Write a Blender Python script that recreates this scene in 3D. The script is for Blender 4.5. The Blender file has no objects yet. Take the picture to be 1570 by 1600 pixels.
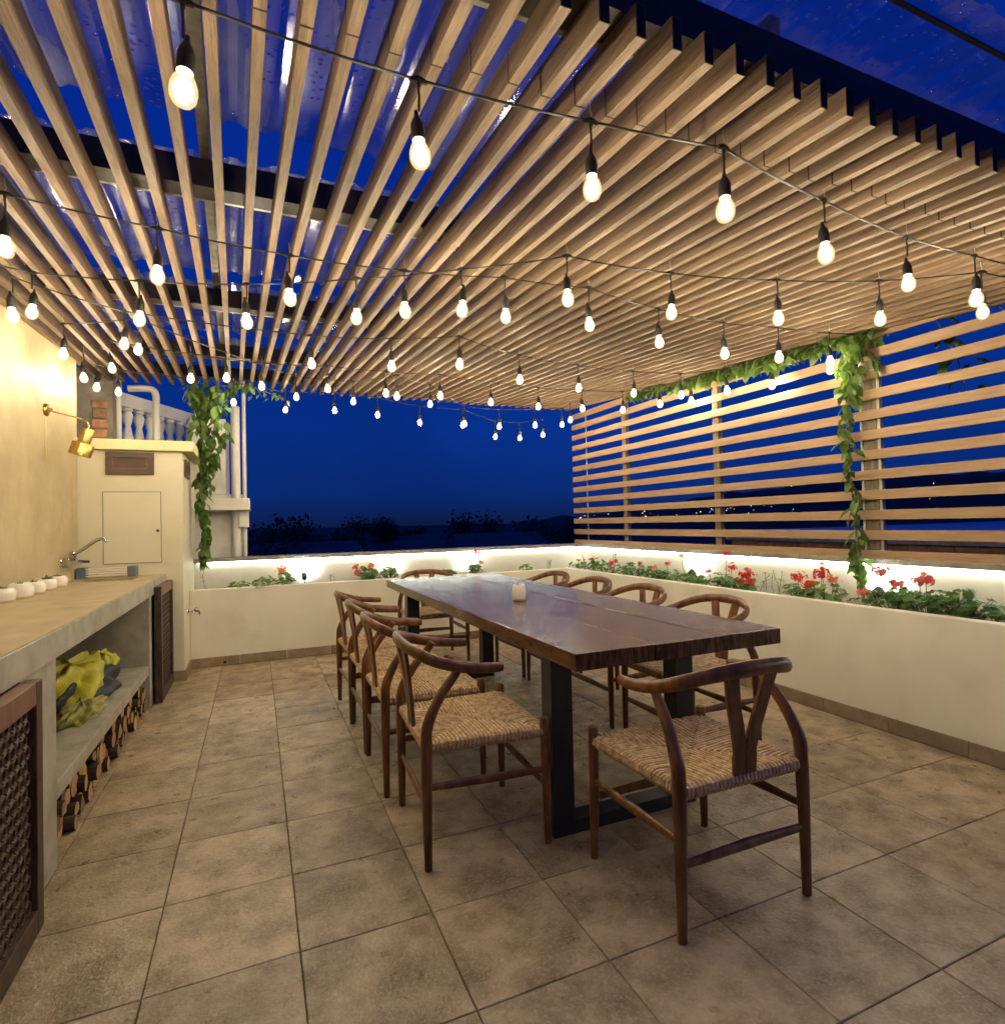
import bpy, math, random
from mathutils import Vector, Matrix

random.seed(7)
SC = bpy.context.scene
COL = SC.collection
R = math.radians

# ------------------------------------------------------------------ camera
F_PX, YAW, PITCH, ROLL, EYE = 895.1, 0.40607, 0.018427, -0.022373, 1.25
_f = Vector((math.sin(YAW) * math.cos(PITCH), math.cos(YAW) * math.cos(PITCH), math.sin(PITCH)))
_r0 = Vector((math.cos(YAW), -math.sin(YAW), 0))
_u0 = _r0.cross(_f)
_r = _r0 * math.cos(ROLL) + _u0 * math.sin(ROLL)
_u = -_r0 * math.sin(ROLL) + _u0 * math.cos(ROLL)
cam_d = bpy.data.cameras.new('camera')
cam = bpy.data.objects.new('camera', cam_d)
COL.objects.link(cam)
cam_d.sensor_fit = 'HORIZONTAL'
cam_d.sensor_width = 36
cam_d.lens = 36 * F_PX / 1570
cam_d.clip_start = 0.05
cam_d.clip_end = 6000
cam.matrix_world = Matrix(((_r.x, _u.x, -_f.x, 0), (_r.y, _u.y, -_f.y, 0), (_r.z, _u.z, -_f.z, EYE), (0, 0, 0, 1)))
SC.camera = cam


def ray(px, py):
    return _f + _r * ((px - 785) / F_PX) + _u * ((800 - py) / F_PX)


def on_z(px, py, z):
    d = ray(px, py)
    return Vector((0, 0, EYE)) + d * ((z - EYE) / d.z)


def on_y(px, py, y):
    d = ray(px, py)
    return Vector((0, 0, EYE)) + d * (y / d.y)


def on_x(px, py, x):
    d = ray(px, py)
    return Vector((0, 0, EYE)) + d * (x / d.x)


# ------------------------------------------------------------------ sky and exposure
w = bpy.data.worlds.new('World')
SC.world = w
w.use_nodes = True
nt = w.node_tree
nt.nodes.clear()
# blue hour after sunset: the whole dome is deep blue, dimmer towards the hazy horizon, the same all round
geo = nt.nodes.new('ShaderNodeNewGeometry')
sep = nt.nodes.new('ShaderNodeSeparateXYZ')
neg = nt.nodes.new('ShaderNodeMath')
neg.operation = 'MULTIPLY'
neg.inputs[1].default_value = -1.0
ramp = nt.nodes.new('ShaderNodeValToRGB')
els = ramp.color_ramp.elements
els[0].position, els[0].color = 0.0, (0.0045, 0.0120, 0.060, 1)
els[1].position, els[1].color = 1.0, (0.0010, 0.0165, 0.240, 1)
for pos, c in ((0.05, (0.0030, 0.0230, 0.165, 1)), (0.16, (0.0020, 0.0300, 0.245, 1)), (0.45, (0.0012, 0.0215, 0.250, 1))):
    e = els.new(pos)
    e.color = c
bg = nt.nodes.new('ShaderNodeBackground')
bg.inputs['Strength'].default_value = 0.78
wo = nt.nodes.new('ShaderNodeOutputWorld')
nt.links.new(geo.outputs['Incoming'], sep.inputs[0])
nt.links.new(sep.outputs['Z'], neg.inputs[0])
nt.links.new(neg.outputs[0], ramp.inputs['Fac'])
cn = nt.nodes.new('ShaderNodeTexNoise')          # faint uneven cloud over the whole dome
cn.inputs['Scale'].default_value = 2.2
cn.inputs['Detail'].default_value = 5
cm = nt.nodes.new('ShaderNodeMapRange')
cm.inputs['From Min'].default_value = 0.3
cm.inputs['From Max'].default_value = 0.7
cm.inputs['To Min'].default_value = 0.84
cm.inputs['To Max'].default_value = 1.14
hs = nt.nodes.new('ShaderNodeHueSaturation')
nt.links.new(geo.outputs['Incoming'], cn.inputs['Vector'])
nt.links.new(cn.outputs['Fac'], cm.inputs['Value'])
nt.links.new(cm.outputs[0], hs.inputs['Value'])
nt.links.new(ramp.outputs['Color'], hs.inputs['Color'])
nt.links.new(hs.outputs['Color'], bg.inputs['Color'])
nt.links.new(bg.outputs[0], wo.inputs[0])

SC.view_settings.view_transform = 'Standard'
SC.view_settings.look = 'None'
SC.view_settings.exposure = 0.38
SC.view_settings.gamma = 1.0
SC.cycles.max_bounces = 6
SC.cycles.transparent_max_bounces = 10
SC.cycles.diffuse_bounces = 4
SC.cycles.glossy_bounces = 3
SC.cycles.transmission_bounces = 3
SC.cycles.light_sampling_threshold = 0.02
SC.cycles.sample_clamp_indirect = 4.0
SC.cycles.sample_clamp_direct = 0.0
SC.cycles.caustics_reflective = False
SC.cycles.caustics_refractive = False
SC.cycles.use_light_tree = True
SC.cycles.use_denoising = True


# ------------------------------------------------------------------ materials
def new_mat(name):
    m = bpy.data.materials.new(name)
    m.use_nodes = True
    t = m.node_tree
    return m, t, t.nodes['Principled BSDF']


def N(t, kind, **kw):
    n = t.nodes.new(kind)
    for k, v in kw.items():
        if k.startswith('i_'):
            n.inputs[k[2:].replace('_', ' ')].default_value = v
        else:
            setattr(n, k, v)
    return n


def rgba(c):
    return (c[0], c[1], c[2], 1)


def mat_noise(name, c1, c2, scale=6, rough=0.6, rough2=None, bump=0.0, bscale=60, detail=6, stretch=(1, 1, 1),
              rnd=0.0, metal=0.0, coat=0.0, spec=0.5, c3=None, s3=40, f3=0.3, lo=0.35, hi=0.65, sss=0):
    """two-tone noise colour with fine relief, optional per-object random brightness and speckle"""
    m, t, b = new_mat(name)
    tc = N(t, 'ShaderNodeTexCoord')
    mp = N(t, 'ShaderNodeMapping')
    mp.inputs['Scale'].default_value = stretch
    t.links.new(tc.outputs['Object'], mp.inputs['Vector'])
    vec = mp.outputs['Vector']
    oi = None
    if rnd:
        oi = N(t, 'ShaderNodeObjectInfo')
        add = N(t, 'ShaderNodeVectorMath', operation='ADD')
        sc_ = N(t, 'ShaderNodeMath', operation='MULTIPLY')
        sc_.inputs[1].default_value = 37.0
        t.links.new(oi.outputs['Random'], sc_.inputs[0])
        t.links.new(vec, add.inputs[0])
        t.links.new(sc_.outputs[0], add.inputs[1])
        vec = add.outputs[0]
    n1 = N(t, 'ShaderNodeTexNoise')
    n1.inputs['Scale'].default_value = scale
    n1.inputs['Detail'].default_value = detail
    n1.inputs['Roughness'].default_value = 0.6
    t.links.new(vec, n1.inputs['Vector'])
    cr = N(t, 'ShaderNodeValToRGB')
    cr.color_ramp.elements[0].position = lo
    cr.color_ramp.elements[1].position = hi
    cr.color_ramp.elements[0].color = rgba(c1)
    cr.color_ramp.elements[1].color = rgba(c2)
    t.links.new(n1.outputs['Fac'], cr.inputs['Fac'])
    col = cr.outputs['Color']
    if c3 is not None:
        n3 = N(t, 'ShaderNodeTexNoise')
        n3.inputs['Scale'].default_value = s3
        n3.inputs['Detail'].default_value = 4
        t.links.new(vec, n3.inputs['Vector'])
        r3 = N(t, 'ShaderNodeValToRGB')
        r3.color_ramp.elements[0].position = 0.5
        r3.color_ramp.elements[1].position = 0.68
        r3.color_ramp.elements[0].color = (0, 0, 0, 1)
        r3.color_ramp.elements[1].color = (f3, f3, f3, 1)
        t.links.new(n3.outputs['Fac'], r3.inputs['Fac'])
        mx = N(t, 'ShaderNodeMix', data_type='RGBA')
        t.links.new(r3.outputs['Color'], mx.inputs['Factor'])
        t.links.new(col, mx.inputs['A'])
        mx.inputs['B'].default_value = rgba(c3)
        col = mx.outputs['Result']
    if rnd:
        mr = N(t, 'ShaderNodeMapRange')
        mr.inputs['To Min'].default_value = 1 - rnd
        mr.inputs['To Max'].default_value = 1 + rnd
        t.links.new(oi.outputs['Random'], mr.inputs['Value'])
        hs = N(t, 'ShaderNodeHueSaturation')
        t.links.new(mr.outputs[0], hs.inputs['Value'])
        t.links.new(col, hs.inputs['Color'])
        col = hs.outputs['Color']
    t.links.new(col, b.inputs['Base Color'])
    b.inputs['Roughness'].default_value = rough
    b.inputs['Metallic'].default_value = metal
    b.inputs['Specular IOR Level'].default_value = spec
    b.inputs['Coat Weight'].default_value = coat
    if rough2 is not None:
        n4 = N(t, 'ShaderNodeTexNoise')
        n4.inputs['Scale'].default_value = scale * 2.3
        n4.inputs['Detail'].default_value = 5
        t.links.new(vec, n4.inputs['Vector'])
        m4 = N(t, 'ShaderNodeMapRange')
        m4.inputs['From Min'].default_value = 0.3
        m4.inputs['From Max'].default_value = 0.7
        m4.inputs['To Min'].default_value = rough
        m4.inputs['To Max'].default_value = rough2
        t.links.new(n4.outputs['Fac'], m4.inputs['Value'])
        t.links.new(m4.outputs[0], b.inputs['Roughness'])
    if bump:
        n2 = N(t, 'ShaderNodeTexNoise')
        n2.inputs['Scale'].default_value = bscale
        n2.inputs['Detail'].default_value = 5
        t.links.new(vec, n2.inputs['Vector'])
        bp = N(t, 'ShaderNodeBump')
        bp.inputs['Strength'].default_value = bump
        bp.inputs['Distance'].default_value = 0.01
        t.links.new(n2.outputs['Fac'], bp.inputs['Height'])
        t.links.new(bp.outputs[0], b.inputs['Normal'])
    return m


def mat_emit(name, c, s):
    m = bpy.data.materials.new(name)
    m.use_nodes = True
    t = m.node_tree
    t.nodes.clear()
    e = t.nodes.new('ShaderNodeEmission')
    e.inputs['Color'].default_value = rgba(c)
    e.inputs['Strength'].default_value = s
    o = t.nodes.new('ShaderNodeOutputMaterial')
    t.links.new(e.outputs[0], o.inputs[0])
    return m


def mat_leaf(name, c1, c2, rnd=0.35):
    m = mat_noise(name, c1, c2, scale=14, rough=0.45, bump=0.15, bscale=60, rnd=rnd)
    t = m.node_tree
    b = t.nodes['Principled BSDF']
    out = [n for n in t.nodes if n.type == 'OUTPUT_MATERIAL'][0]
    tr = t.nodes.new('ShaderNodeBsdfTranslucent')
    tr.inputs['Color'].default_value = rgba((c2[0] * 1.5, c2[1] * 1.5, c2[2] * 0.9))
    mx = t.nodes.new('ShaderNodeMixShader')
    mx.inputs[0].default_value = 0.3
    t.links.new(b.outputs[0], mx.inputs[1])
    t.links.new(tr.outputs[0], mx.inputs[2])
    t.links.new(mx.outputs[0], out.inputs[0])
    return m


M = {}
M['tile'] = mat_noise('stone_tile', (0.19, 0.138, 0.074), (0.52, 0.41, 0.26), scale=7.5, rough=0.25, rough2=0.50, bump=0.5,
                      bscale=80, rnd=0.13, c3=(0.58, 0.49, 0.35), s3=100, f3=0.42, detail=12, lo=0.34, hi=0.68)
M['grout'] = mat_noise('grout', (0.07, 0.042, 0.02), (0.12, 0.08, 0.045), scale=9, rough=0.9)
M['skirt'] = mat_noise('skirting_tile', (0.22, 0.155, 0.095), (0.34, 0.255, 0.165), scale=5, rough=0.5, bump=0.2, rnd=0.12,
                       c3=(0.18, 0.12, 0.07), s3=14, f3=0.4)
M['ochre'] = mat_noise('ochre_plaster', (0.40, 0.32, 0.18), (0.52, 0.43, 0.26), scale=2.6, rough=0.45, rough2=0.6, bump=0.12,
                       bscale=9, detail=9, c3=(0.36, 0.28, 0.15), s3=7, f3=0.35)
M['cream'] = mat_noise('cream_paint', (0.74, 0.69, 0.56), (0.81, 0.76, 0.63), scale=1.6, rough=0.6, bump=0.12, bscale=11,
                       c3=(0.60, 0.53, 0.39), s3=3, f3=0.4)
M['white'] = mat_noise('white_paint', (0.70, 0.67, 0.58), (0.78, 0.75, 0.66), scale=3, rough=0.6, bump=0.1, bscale=12,
                       c3=(0.55, 0.52, 0.42), s3=5, f3=0.3)
M['cabinet'] = mat_noise('cabinet_paint', (0.68, 0.62, 0.45), (0.74, 0.68, 0.51), scale=2, rough=0.5, bump=0.05, bscale=10)
M['ledge'] = mat_noise('yellow_paint', (0.74, 0.66, 0.36), (0.80, 0.72, 0.42), scale=2, rough=0.55, bump=0.05, bscale=10)
M['concrete'] = mat_noise('grey_cement', (0.30, 0.275, 0.215), (0.43, 0.40, 0.325), scale=5, rough=0.5, rough2=0.7, bump=0.2,
                          bscale=30, c3=(0.24, 0.21, 0.16), s3=11, f3=0.5, detail=9)
M['polished'] = mat_noise('polished_cement', (0.36, 0.28, 0.15), (0.52, 0.42, 0.25), scale=3.5, rough=0.28, rough2=0.42, detail=8, lo=0.3, hi=0.7)
M['coping'] = mat_noise('wet_coping', (0.22, 0.20, 0.16), (0.34, 0.31, 0.25), scale=6, rough=0.15, rough2=0.5, bump=0.2, bscale=30)
M['soil'] = mat_noise('soil', (0.03, 0.02, 0.012), (0.07, 0.05, 0.03), scale=20, rough=0.95, bump=0.8, bscale=60)
M['slat'] = mat_noise('timber_slat', (0.150, 0.092, 0.050), (0.255, 0.170, 0.102), scale=7, stretch=(9, 0.6, 9), rough=0.6, bump=0.35,
                      bscale=22, rnd=0.17)
M['slat_y'] = mat_noise('timber_screen_slat', (0.29, 0.175, 0.09), (0.39, 0.25, 0.14), scale=7, stretch=(9, 0.6, 9), rough=0.5,
                        bump=0.2, bscale=22, rnd=0.07)
M['dark'] = mat_noise('dark_slot', (0.02, 0.014, 0.01), (0.03, 0.02, 0.014), rough=0.8)
M['steel'] = mat_noise('dark_steel', (0.012, 0.012, 0.014), (0.022, 0.022, 0.025), scale=5, rough=0.4, bump=0.05, metal=0.0)
M['beam'] = mat_noise('brown_steel_beam', (0.025, 0.017, 0.014), (0.045, 0.032, 0.026), scale=6, rough=0.55, bump=0.2, bscale=25)
M['galv'] = mat_noise('galvanised_steel', (0.34, 0.32, 0.27), (0.5, 0.48, 0.42), scale=18, rough=0.4, rough2=0.6, metal=0.6)
M['post'] = mat_noise('weathered_post', (0.13, 0.095, 0.06), (0.24, 0.185, 0.13), scale=8, stretch=(5, 5, 0.7), rough=0.7, bump=0.3)
M['walnut'] = mat_noise('dark_table_wood', (0.026, 0.010, 0.006), (0.13, 0.060, 0.028), scale=5, stretch=(9, 0.7, 2.5), rough=0.2,
                        rough2=0.27, bump=0.004, bscale=5, rnd=0.12, spec=0.35)
M['chair'] = mat_noise('chair_timber', (0.075, 0.027, 0.008), (0.23, 0.094, 0.029), scale=5, stretch=(5, 5, 1.2), rough=0.27,
                       rough2=0.4, bump=0.05, bscale=18, rnd=0.15, spec=0.5)
M['cord'] = mat_noise('paper_cord', (0.36, 0.23, 0.11), (0.72, 0.53, 0.30), scale=42, rough=0.75, bump=0.3, bscale=160)
M['carved'] = mat_noise('carved_dark_wood', (0.035, 0.018, 0.010), (0.085, 0.045, 0.025), scale=9, stretch=(4, 4, 1), rough=0.5, bump=0.3)
M['brown_frame'] = mat_noise('brown_frame', (0.13, 0.06, 0.035), (0.20, 0.10, 0.06), scale=7, stretch=(1, 4, 1), rough=0.55, bump=0.2)
M['vent'] = mat_noise('brown_vent_paint', (0.075, 0.042, 0.03), (0.11, 0.062, 0.046), scale=6, rough=0.5)
M['brass'] = mat_noise('brushed_brass', (0.55, 0.36, 0.10), (0.66, 0.45, 0.15), scale=9, stretch=(9, 9, 1), rough=0.25, rough2=0.4, metal=1.0)
M['chrome'] = mat_noise('chrome', (0.62, 0.62, 0.60), (0.7, 0.7, 0.68), rough=0.12, metal=1.0)
M['ceramic'] = mat_noise('glazed_ceramic', (0.80, 0.76, 0.66), (0.86, 0.82, 0.73), scale=8, rough=0.25, coat=0.3)
M['biscuit'] = mat_noise('bare_biscuit', (0.55, 0.42, 0.26), (0.62, 0.48, 0.31), scale=8, rough=0.7)
M['rubber'] = mat_noise('black_rubber', (0.010, 0.009, 0.008), (0.018, 0.016, 0.014), rough=0.45)
M['bulb'] = mat_emit('lit_filament_core', (1.0, 0.84, 0.56), 400.0)
M['led'] = mat_emit('led_strip', (0.93, 1.0, 0.84), 27.0)
M['spot'] = mat_emit('spot_lens', (0.93, 1.0, 0.92), 330.0)
M['yellow'] = mat_noise('yellow_cloth', (0.46, 0.44, 0.03), (0.60, 0.57, 0.06), scale=5, rough=0.55, bump=0.7, bscale=26)
M['olive'] = mat_noise('olive_cloth', (0.22, 0.21, 0.05), (0.32, 0.30, 0.08), scale=6, rough=0.6, bump=0.3, bscale=18)
M['navy'] = mat_noise('navy_cloth', (0.012, 0.018, 0.028), (0.03, 0.04, 0.05), scale=6, rough=0.6, bump=0.3, bscale=18)
M['bark'] = mat_noise('log_bark', (0.03, 0.016, 0.009), (0.085, 0.05, 0.03), scale=9, stretch=(1, 4, 4), rough=0.9, bump=0.6, bscale=25, rnd=0.3)
M['cutwood'] = mat_noise('log_end_grain', (0.22, 0.12, 0.05), (0.46, 0.28, 0.13), scale=9, rough=0.8, bump=0.3, bscale=40, rnd=0.6)
M['rackplastic'] = mat_noise('grey_blue_plastic', (0.10, 0.13, 0.17), (0.14, 0.17, 0.22), rough=0.4)
M['leaf'] = mat_leaf('vine_leaf', (0.045, 0.10, 0.018), (0.12, 0.20, 0.04))
M['leaf_dk'] = mat_leaf('geranium_leaf', (0.04, 0.11, 0.025), (0.10, 0.20, 0.05))
M['leaf_lt'] = mat_leaf('pale_leaf', (0.07, 0.14, 0.03), (0.14, 0.22, 0.06))
M['stem'] = mat_noise('green_stem', (0.10, 0.13, 0.04), (0.2, 0.2, 0.09), rough=0.6)
M['woodstem'] = mat_noise('woody_stem', (0.16, 0.12, 0.07), (0.26, 0.2, 0.12), rough=0.8, bump=0.3)
M['red'] = mat_leaf('red_petal', (0.50, 0.02, 0.015), (0.72, 0.05, 0.04), rnd=0.15)
M['pink'] = mat_leaf('pink_petal', (0.60, 0.10, 0.14), (0.80, 0.24, 0.28), rnd=0.15)
M['salmon'] = mat_leaf('salmon_petal', (0.70, 0.14, 0.07), (0.82, 0.26, 0.16), rnd=0.15)
M['brick'] = mat_noise('brick', (0.34, 0.16, 0.07), (0.52, 0.29, 0.14), scale=12, rough=0.85, bump=0.4, bscale=30, rnd=0.25)
M['mortar'] = mat_noise('grey_render', (0.22, 0.19, 0.15), (0.36, 0.32, 0.26), scale=6, rough=0.9, bump=0.5, bscale=18,
                        c3=(0.13, 0.11, 0.08), s3=5, f3=0.6)
M['nb_white'] = mat_noise('weathered_white_wall', (0.70, 0.67, 0.60), (0.82, 0.79, 0.72), scale=3, rough=0.7, bump=0.2, bscale=10,
                          c3=(0.45, 0.41, 0.35), s3=4, f3=0.4)
M['ground'] = mat_noise('dark_ground', (0.03, 0.035, 0.02), (0.06, 0.055, 0.035), scale=0.05, rough=0.95)
M['far_leaf'] = mat_noise('far_foliage', (0.03, 0.05, 0.02), (0.06, 0.09, 0.03), scale=0.4, rough=0.9)
M['far_wall'] = mat_noise('far_wall', (0.25, 0.22, 0.2), (0.35, 0.31, 0.27), scale=0.4, rough=0.9)
M['far_roof'] = mat_noise('far_roof', (0.16, 0.10, 0.08), (0.24, 0.15, 0.11), scale=0.8, rough=0.8)
M['sheet_metal'] = mat_noise('wet_sheet_roof', (0.5, 0.5, 0.5), (0.62, 0.62, 0.6), scale=2, rough=0.25, rough2=0.5)
M['city'] = mat_emit('city_light', (1.0, 0.68, 0.32), 7.0)
M['city_cool'] = mat_emit('city_light_cool', (0.75, 0.9, 1.0), 6.0)
M['window_lit'] = mat_emit('lit_window', (0.75, 0.88, 1.0), 1.2)
M['box_white'] = mat_noise('white_plastic', (0.75, 0.73, 0.66), (0.8, 0.78, 0.72), rough=0.4)


def mat_roof():
    """clear wet corrugated sheet: mostly see-through, glossy, with dusty and beaded patches"""
    m = bpy.data.materials.new('clear_corrugated_sheet')
    m.use_nodes = True
    t = m.node_tree
    t.nodes.clear()
    o = t.nodes.new('ShaderNodeOutputMaterial')
    tc = N(t, 'ShaderNodeTexCoord')
    tr = N(t, 'ShaderNodeBsdfTransparent')
    tr.inputs['Color'].default_value = (0.86, 0.9, 0.96, 1)
    gl = N(t, 'ShaderNodeBsdfGlossy')
    gl.inputs['Roughness'].default_value = 0.16
    df = N(t, 'ShaderNodeBsdfDiffuse')
    df.inputs['Color'].default_value = (0.58, 0.62, 0.64, 1)
    lw = N(t, 'ShaderNodeLayerWeight')
    lw.inputs['Blend'].default_value = 0.25
    vo = N(t, 'ShaderNodeTexVoronoi')
    vo.inputs['Scale'].default_value = 38
    t.links.new(tc.outputs['Object'], vo.inputs['Vector'])
    dr = N(t, 'ShaderNodeValToRGB')
    dr.color_ramp.elements[0].position = 0.0
    dr.color_ramp.elements[0].color = (1, 1, 1, 1)
    dr.color_ramp.elements[1].position = 0.28
    dr.color_ramp.elements[1].color = (0, 0, 0, 1)
    t.links.new(vo.outputs['Distance'], dr.inputs['Fac'])
    bp = N(t, 'ShaderNodeBump')
    bp.inputs['Strength'].default_value = 0.6
    bp.inputs['Distance'].default_value = 0.01
    t.links.new(dr.outputs['Color'], bp.inputs['Height'])
    t.links.new(bp.outputs[0], gl.inputs['Normal'])
    mpn = N(t, 'ShaderNodeMapping')
    mpn.inputs['Scale'].default_value = (3.0, 0.8, 1.0)
    t.links.new(tc.outputs['Object'], mpn.inputs['Vector'])
    no = N(t, 'ShaderNodeTexNoise')
    no.inputs['Scale'].default_value = 2.2
    no.inputs['Detail'].default_value = 7
    t.links.new(mpn.outputs[0], no.inputs['Vector'])
    du = N(t, 'ShaderNodeMapRange')
    du.inputs['From Min'].default_value = 0.42
    du.inputs['From Max'].default_value = 0.75
    du.inputs['To Min'].default_value = 0.0
    du.inputs['To Max'].default_value = 0.62
    t.links.new(no.outputs['Fac'], du.inputs['Value'])
    sx = N(t, 'ShaderNodeSeparateXYZ')
    t.links.new(tc.outputs['Object'], sx.inputs[0])
    side = N(t, 'ShaderNodeMapRange')           # the sheets nearer the house wall are dirtier
    side.inputs['From Min'].default_value = 0.4
    side.inputs['From Max'].default_value = 1.5
    side.inputs['To Min'].default_value = 1.0
    side.inputs['To Max'].default_value = 0.12
    t.links.new(sx.outputs['X'], side.inputs['Value'])
    dm = N(t, 'ShaderNodeMath', operation='MULTIPLY')
    t.links.new(du.outputs[0], dm.inputs[0])
    t.links.new(side.outputs[0], dm.inputs[1])
    fr = N(t, 'ShaderNodeMapRange')
    fr.inputs['To Min'].default_value = 0.10
    fr.inputs['To Max'].default_value = 0.6
    t.links.new(lw.outputs['Facing'], fr.inputs['Value'])
    m1 = N(t, 'ShaderNodeMixShader')
    t.links.new(fr.outputs[0], m1.inputs[0])
    t.links.new(tr.outputs[0], m1.inputs[1])
    t.links.new(gl.outputs[0], m1.inputs[2])
    m2 = N(t, 'ShaderNodeMixShader')
    t.links.new(dm.outputs[0], m2.inputs[0])
    t.links.new(m1.outputs[0], m2.inputs[1])
    t.links.new(df.outputs[0], m2.inputs[2])
    t.links.new(m2.outputs[0], o.inputs[0])
    return m


M['roofsheet'] = mat_roof()


def mat_bulb_glass():
    """clear warm bulb glass given a faint glow of its own in place of scattered light"""
    m = bpy.data.materials.new('glowing_bulb_glass')
    m.use_nodes = True
    t = m.node_tree
    t.nodes.clear()
    o = t.nodes.new('ShaderNodeOutputMaterial')
    tr = t.nodes.new('ShaderNodeBsdfTransparent')
    em = t.nodes.new('ShaderNodeEmission')  # warm veil around the core, put in as emission of the glass
    em.inputs['Color'].default_value = (1.0, 0.72, 0.34, 1)
    em.inputs['Strength'].default_value = 1.3
    mx = t.nodes.new('ShaderNodeMixShader')
    mx.inputs[0].default_value = 0.42
    t.links.new(tr.outputs[0], mx.inputs[1])
    t.links.new(em.outputs[0], mx.inputs[2])
    t.links.new(mx.outputs[0], o.inputs[0])
    return m


M['bulbglass'] = mat_bulb_glass()


# ------------------------------------------------------------------ mesh helpers
class MB:
    def __init__(self):
        self.v, self.f = [], []

    def add(self, verts, faces):
        o = len(self.v)
        self.v += [tuple(a) for a in verts]
        self.f += [tuple(i + o for i in fc) for fc in faces]
        return self

    def box(self, x0, x1, y0, y1, z0, z1):
        return self.add([(x0, y0, z0), (x1, y0, z0), (x1, y1, z0), (x0, y1, z0), (x0, y0, z1), (x1, y0, z1), (x1, y1, z1), (x0, y1, z1)],
                        [(3, 2, 1, 0), (4, 5, 6, 7), (0, 1, 5, 4), (1, 2, 6, 5), (2, 3, 7, 6), (3, 0, 4, 7)])

    def tile(self, x0, x1, y0, y1, z0, z1, b=0.002):
        """a slab whose top edges are eased by b"""
        v = [(x0, y0, z0), (x1, y0, z0), (x1, y1, z0), (x0, y1, z0)]
        v += [(x0, y0, z1 - b), (x1, y0, z1 - b), (x1, y1, z1 - b), (x0, y1, z1 - b)]
        v += [(x0 + b, y0 + b, z1), (x1 - b, y0 + b, z1), (x1 - b, y1 - b, z1), (x0 + b, y1 - b, z1)]
        f = [(8, 9, 10, 11)]
        for i in range(4):
            j = (i + 1) % 4
            f += [(i, j, j + 4, i + 4), (i + 4, j + 4, j + 8, i + 8)]
        return self.add(v, f)

    def prism(self, pts, axis, a, b):
        """polygon pts (2-D) extruded along axis from a to b"""
        n = len(pts)

        def p3(q, t):
            return {'x': (t, q[0], q[1]), 'y': (q[0], t, q[1]), 'z': (q[0], q[1], t)}[axis]
        v = [p3(q, a) for q in pts] + [p3(q, b) for q in pts]
        f = [tuple(range(n))[::-1], tuple(range(n, 2 * n))]
        f += [(i, (i + 1) % n, (i + 1) % n + n, i + n) for i in range(n)]
        return self.add(v, f)

    def tube(self, path, rad, n=8, cap=True, up=None, squash=None):
        """sweep an n-gon along path; rad is a number or one per point; squash=(a,b) scales the section across/along 'up'"""
        P = [Vector(p) for p in path]
        k = len(P)
        if not isinstance(rad, (list, tuple)):
            rad = [rad] * k
        vs = []
        prev = None
        for i in range(k):
            d = (P[min(i + 1, k - 1)] - P[max(i - 1, 0)]).normalized()
            if up is not None:
                a = Vector(up).cross(d)
                if a.length < 1e-5:
                    a = d.orthogonal()
            elif prev is None:
                a = d.orthogonal()
            else:
                a = prev - d * prev.dot(d)
            a.normalize()
            prev = a
            b = d.cross(a)
            sa, sb = squash if squash else (1, 1)
            for j in range(n):
                th = 2 * math.pi * (j + 0.5) / n
                vs.append(P[i] + a * (math.cos(th) * rad[i] * sa) + b * (math.sin(th) * rad[i] * sb))
        fs = []
        for i in range(k - 1):
            for j in range(n):
                jj = (j + 1) % n
                fs.append((i * n + j, i * n + jj, (i + 1) * n + jj, (i + 1) * n + j))
        if cap:
            fs += [tuple(range(n))[::-1], tuple(range((k - 1) * n, k * n))]
        return self.add(vs, fs)

    def lathe(self, prof, n=16, c=(0, 0, 0), M4=None):
        """profile [(r, z)] turned about z"""
        vs = []
        for r, z in prof:
            for j in range(n):
                th = 2 * math.pi * j / n
                p = Vector((r * math.cos(th), r * math.sin(th), z))
                if M4 is not None:
                    p = M4 @ p
                vs.append(p + Vector(c))
        fs = []
        for i in range(len(prof) - 1):
            for j in range(n):
                jj = (j + 1) % n
                fs.append((i * n + j, i * n + jj, (i + 1) * n + jj, (i + 1) * n + j))
        fs += [tuple(range(n))[::-1], tuple(range((len(prof) - 1) * n, len(prof) * n))]
        return self.add(vs, fs)

    def mesh(self, name, mat, smooth=False):
        me = bpy.data.meshes.new(name)
        me.from_pydata(self.v, [], self.f)
        me.materials.append(mat)
        if smooth:
            me.polygons.foreach_set('use_smooth', [True] * len(me.polygons))
            me.update()
            try:
                me.set_sharp_from_angle(angle=R(42))
            except Exception:
                pass
        me.update()
        return me

    def build(self, name, mat, parent=None, smooth=False, bevel=0.0):
        return put(name, self.mesh(name, M[mat] if isinstance(mat, str) else mat, smooth), parent, bevel=bevel)


def put(name, me, parent=None, loc=None, rot=None, scale=None, bevel=0.0):
    o = bpy.data.objects.new(name, me)
    COL.objects.link(o)
    if parent is not None:
        o.parent = parent
    if loc is not None:
        o.location = loc
    if rot is not None:
        o.rotation_euler = rot
    if scale is not None:
        o.scale = scale if isinstance(scale, (tuple, list)) else (scale,) * 3
    if bevel:
        b = o.modifiers.new('bevel', 'BEVEL')
        b.width = bevel
        b.segments = 2
        b.limit_method = 'ANGLE'
    return o


def tag(o, label=None, cat=None, group=None, kind=None):
    if label:
        o['label'] = label
    if cat:
        o['category'] = cat
    if group:
        o['group'] = group
    if kind:
        o['kind'] = kind
    return o


def thing(name, label, cat, loc=(0, 0, 0), rz=0, group=None):
    o = bpy.data.objects.new(name, None)
    COL.objects.link(o)
    o.empty_display_size = 0.1
    o.location = loc
    o.rotation_euler = (0, 0, rz)
    return tag(o, label, cat, group)


def copy_tree(o, parent=None):
    c = o.copy()
    COL.objects.link(c)
    c.parent = parent
    for ch in list(o.children):
        copy_tree(ch, c)
    return c


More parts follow.
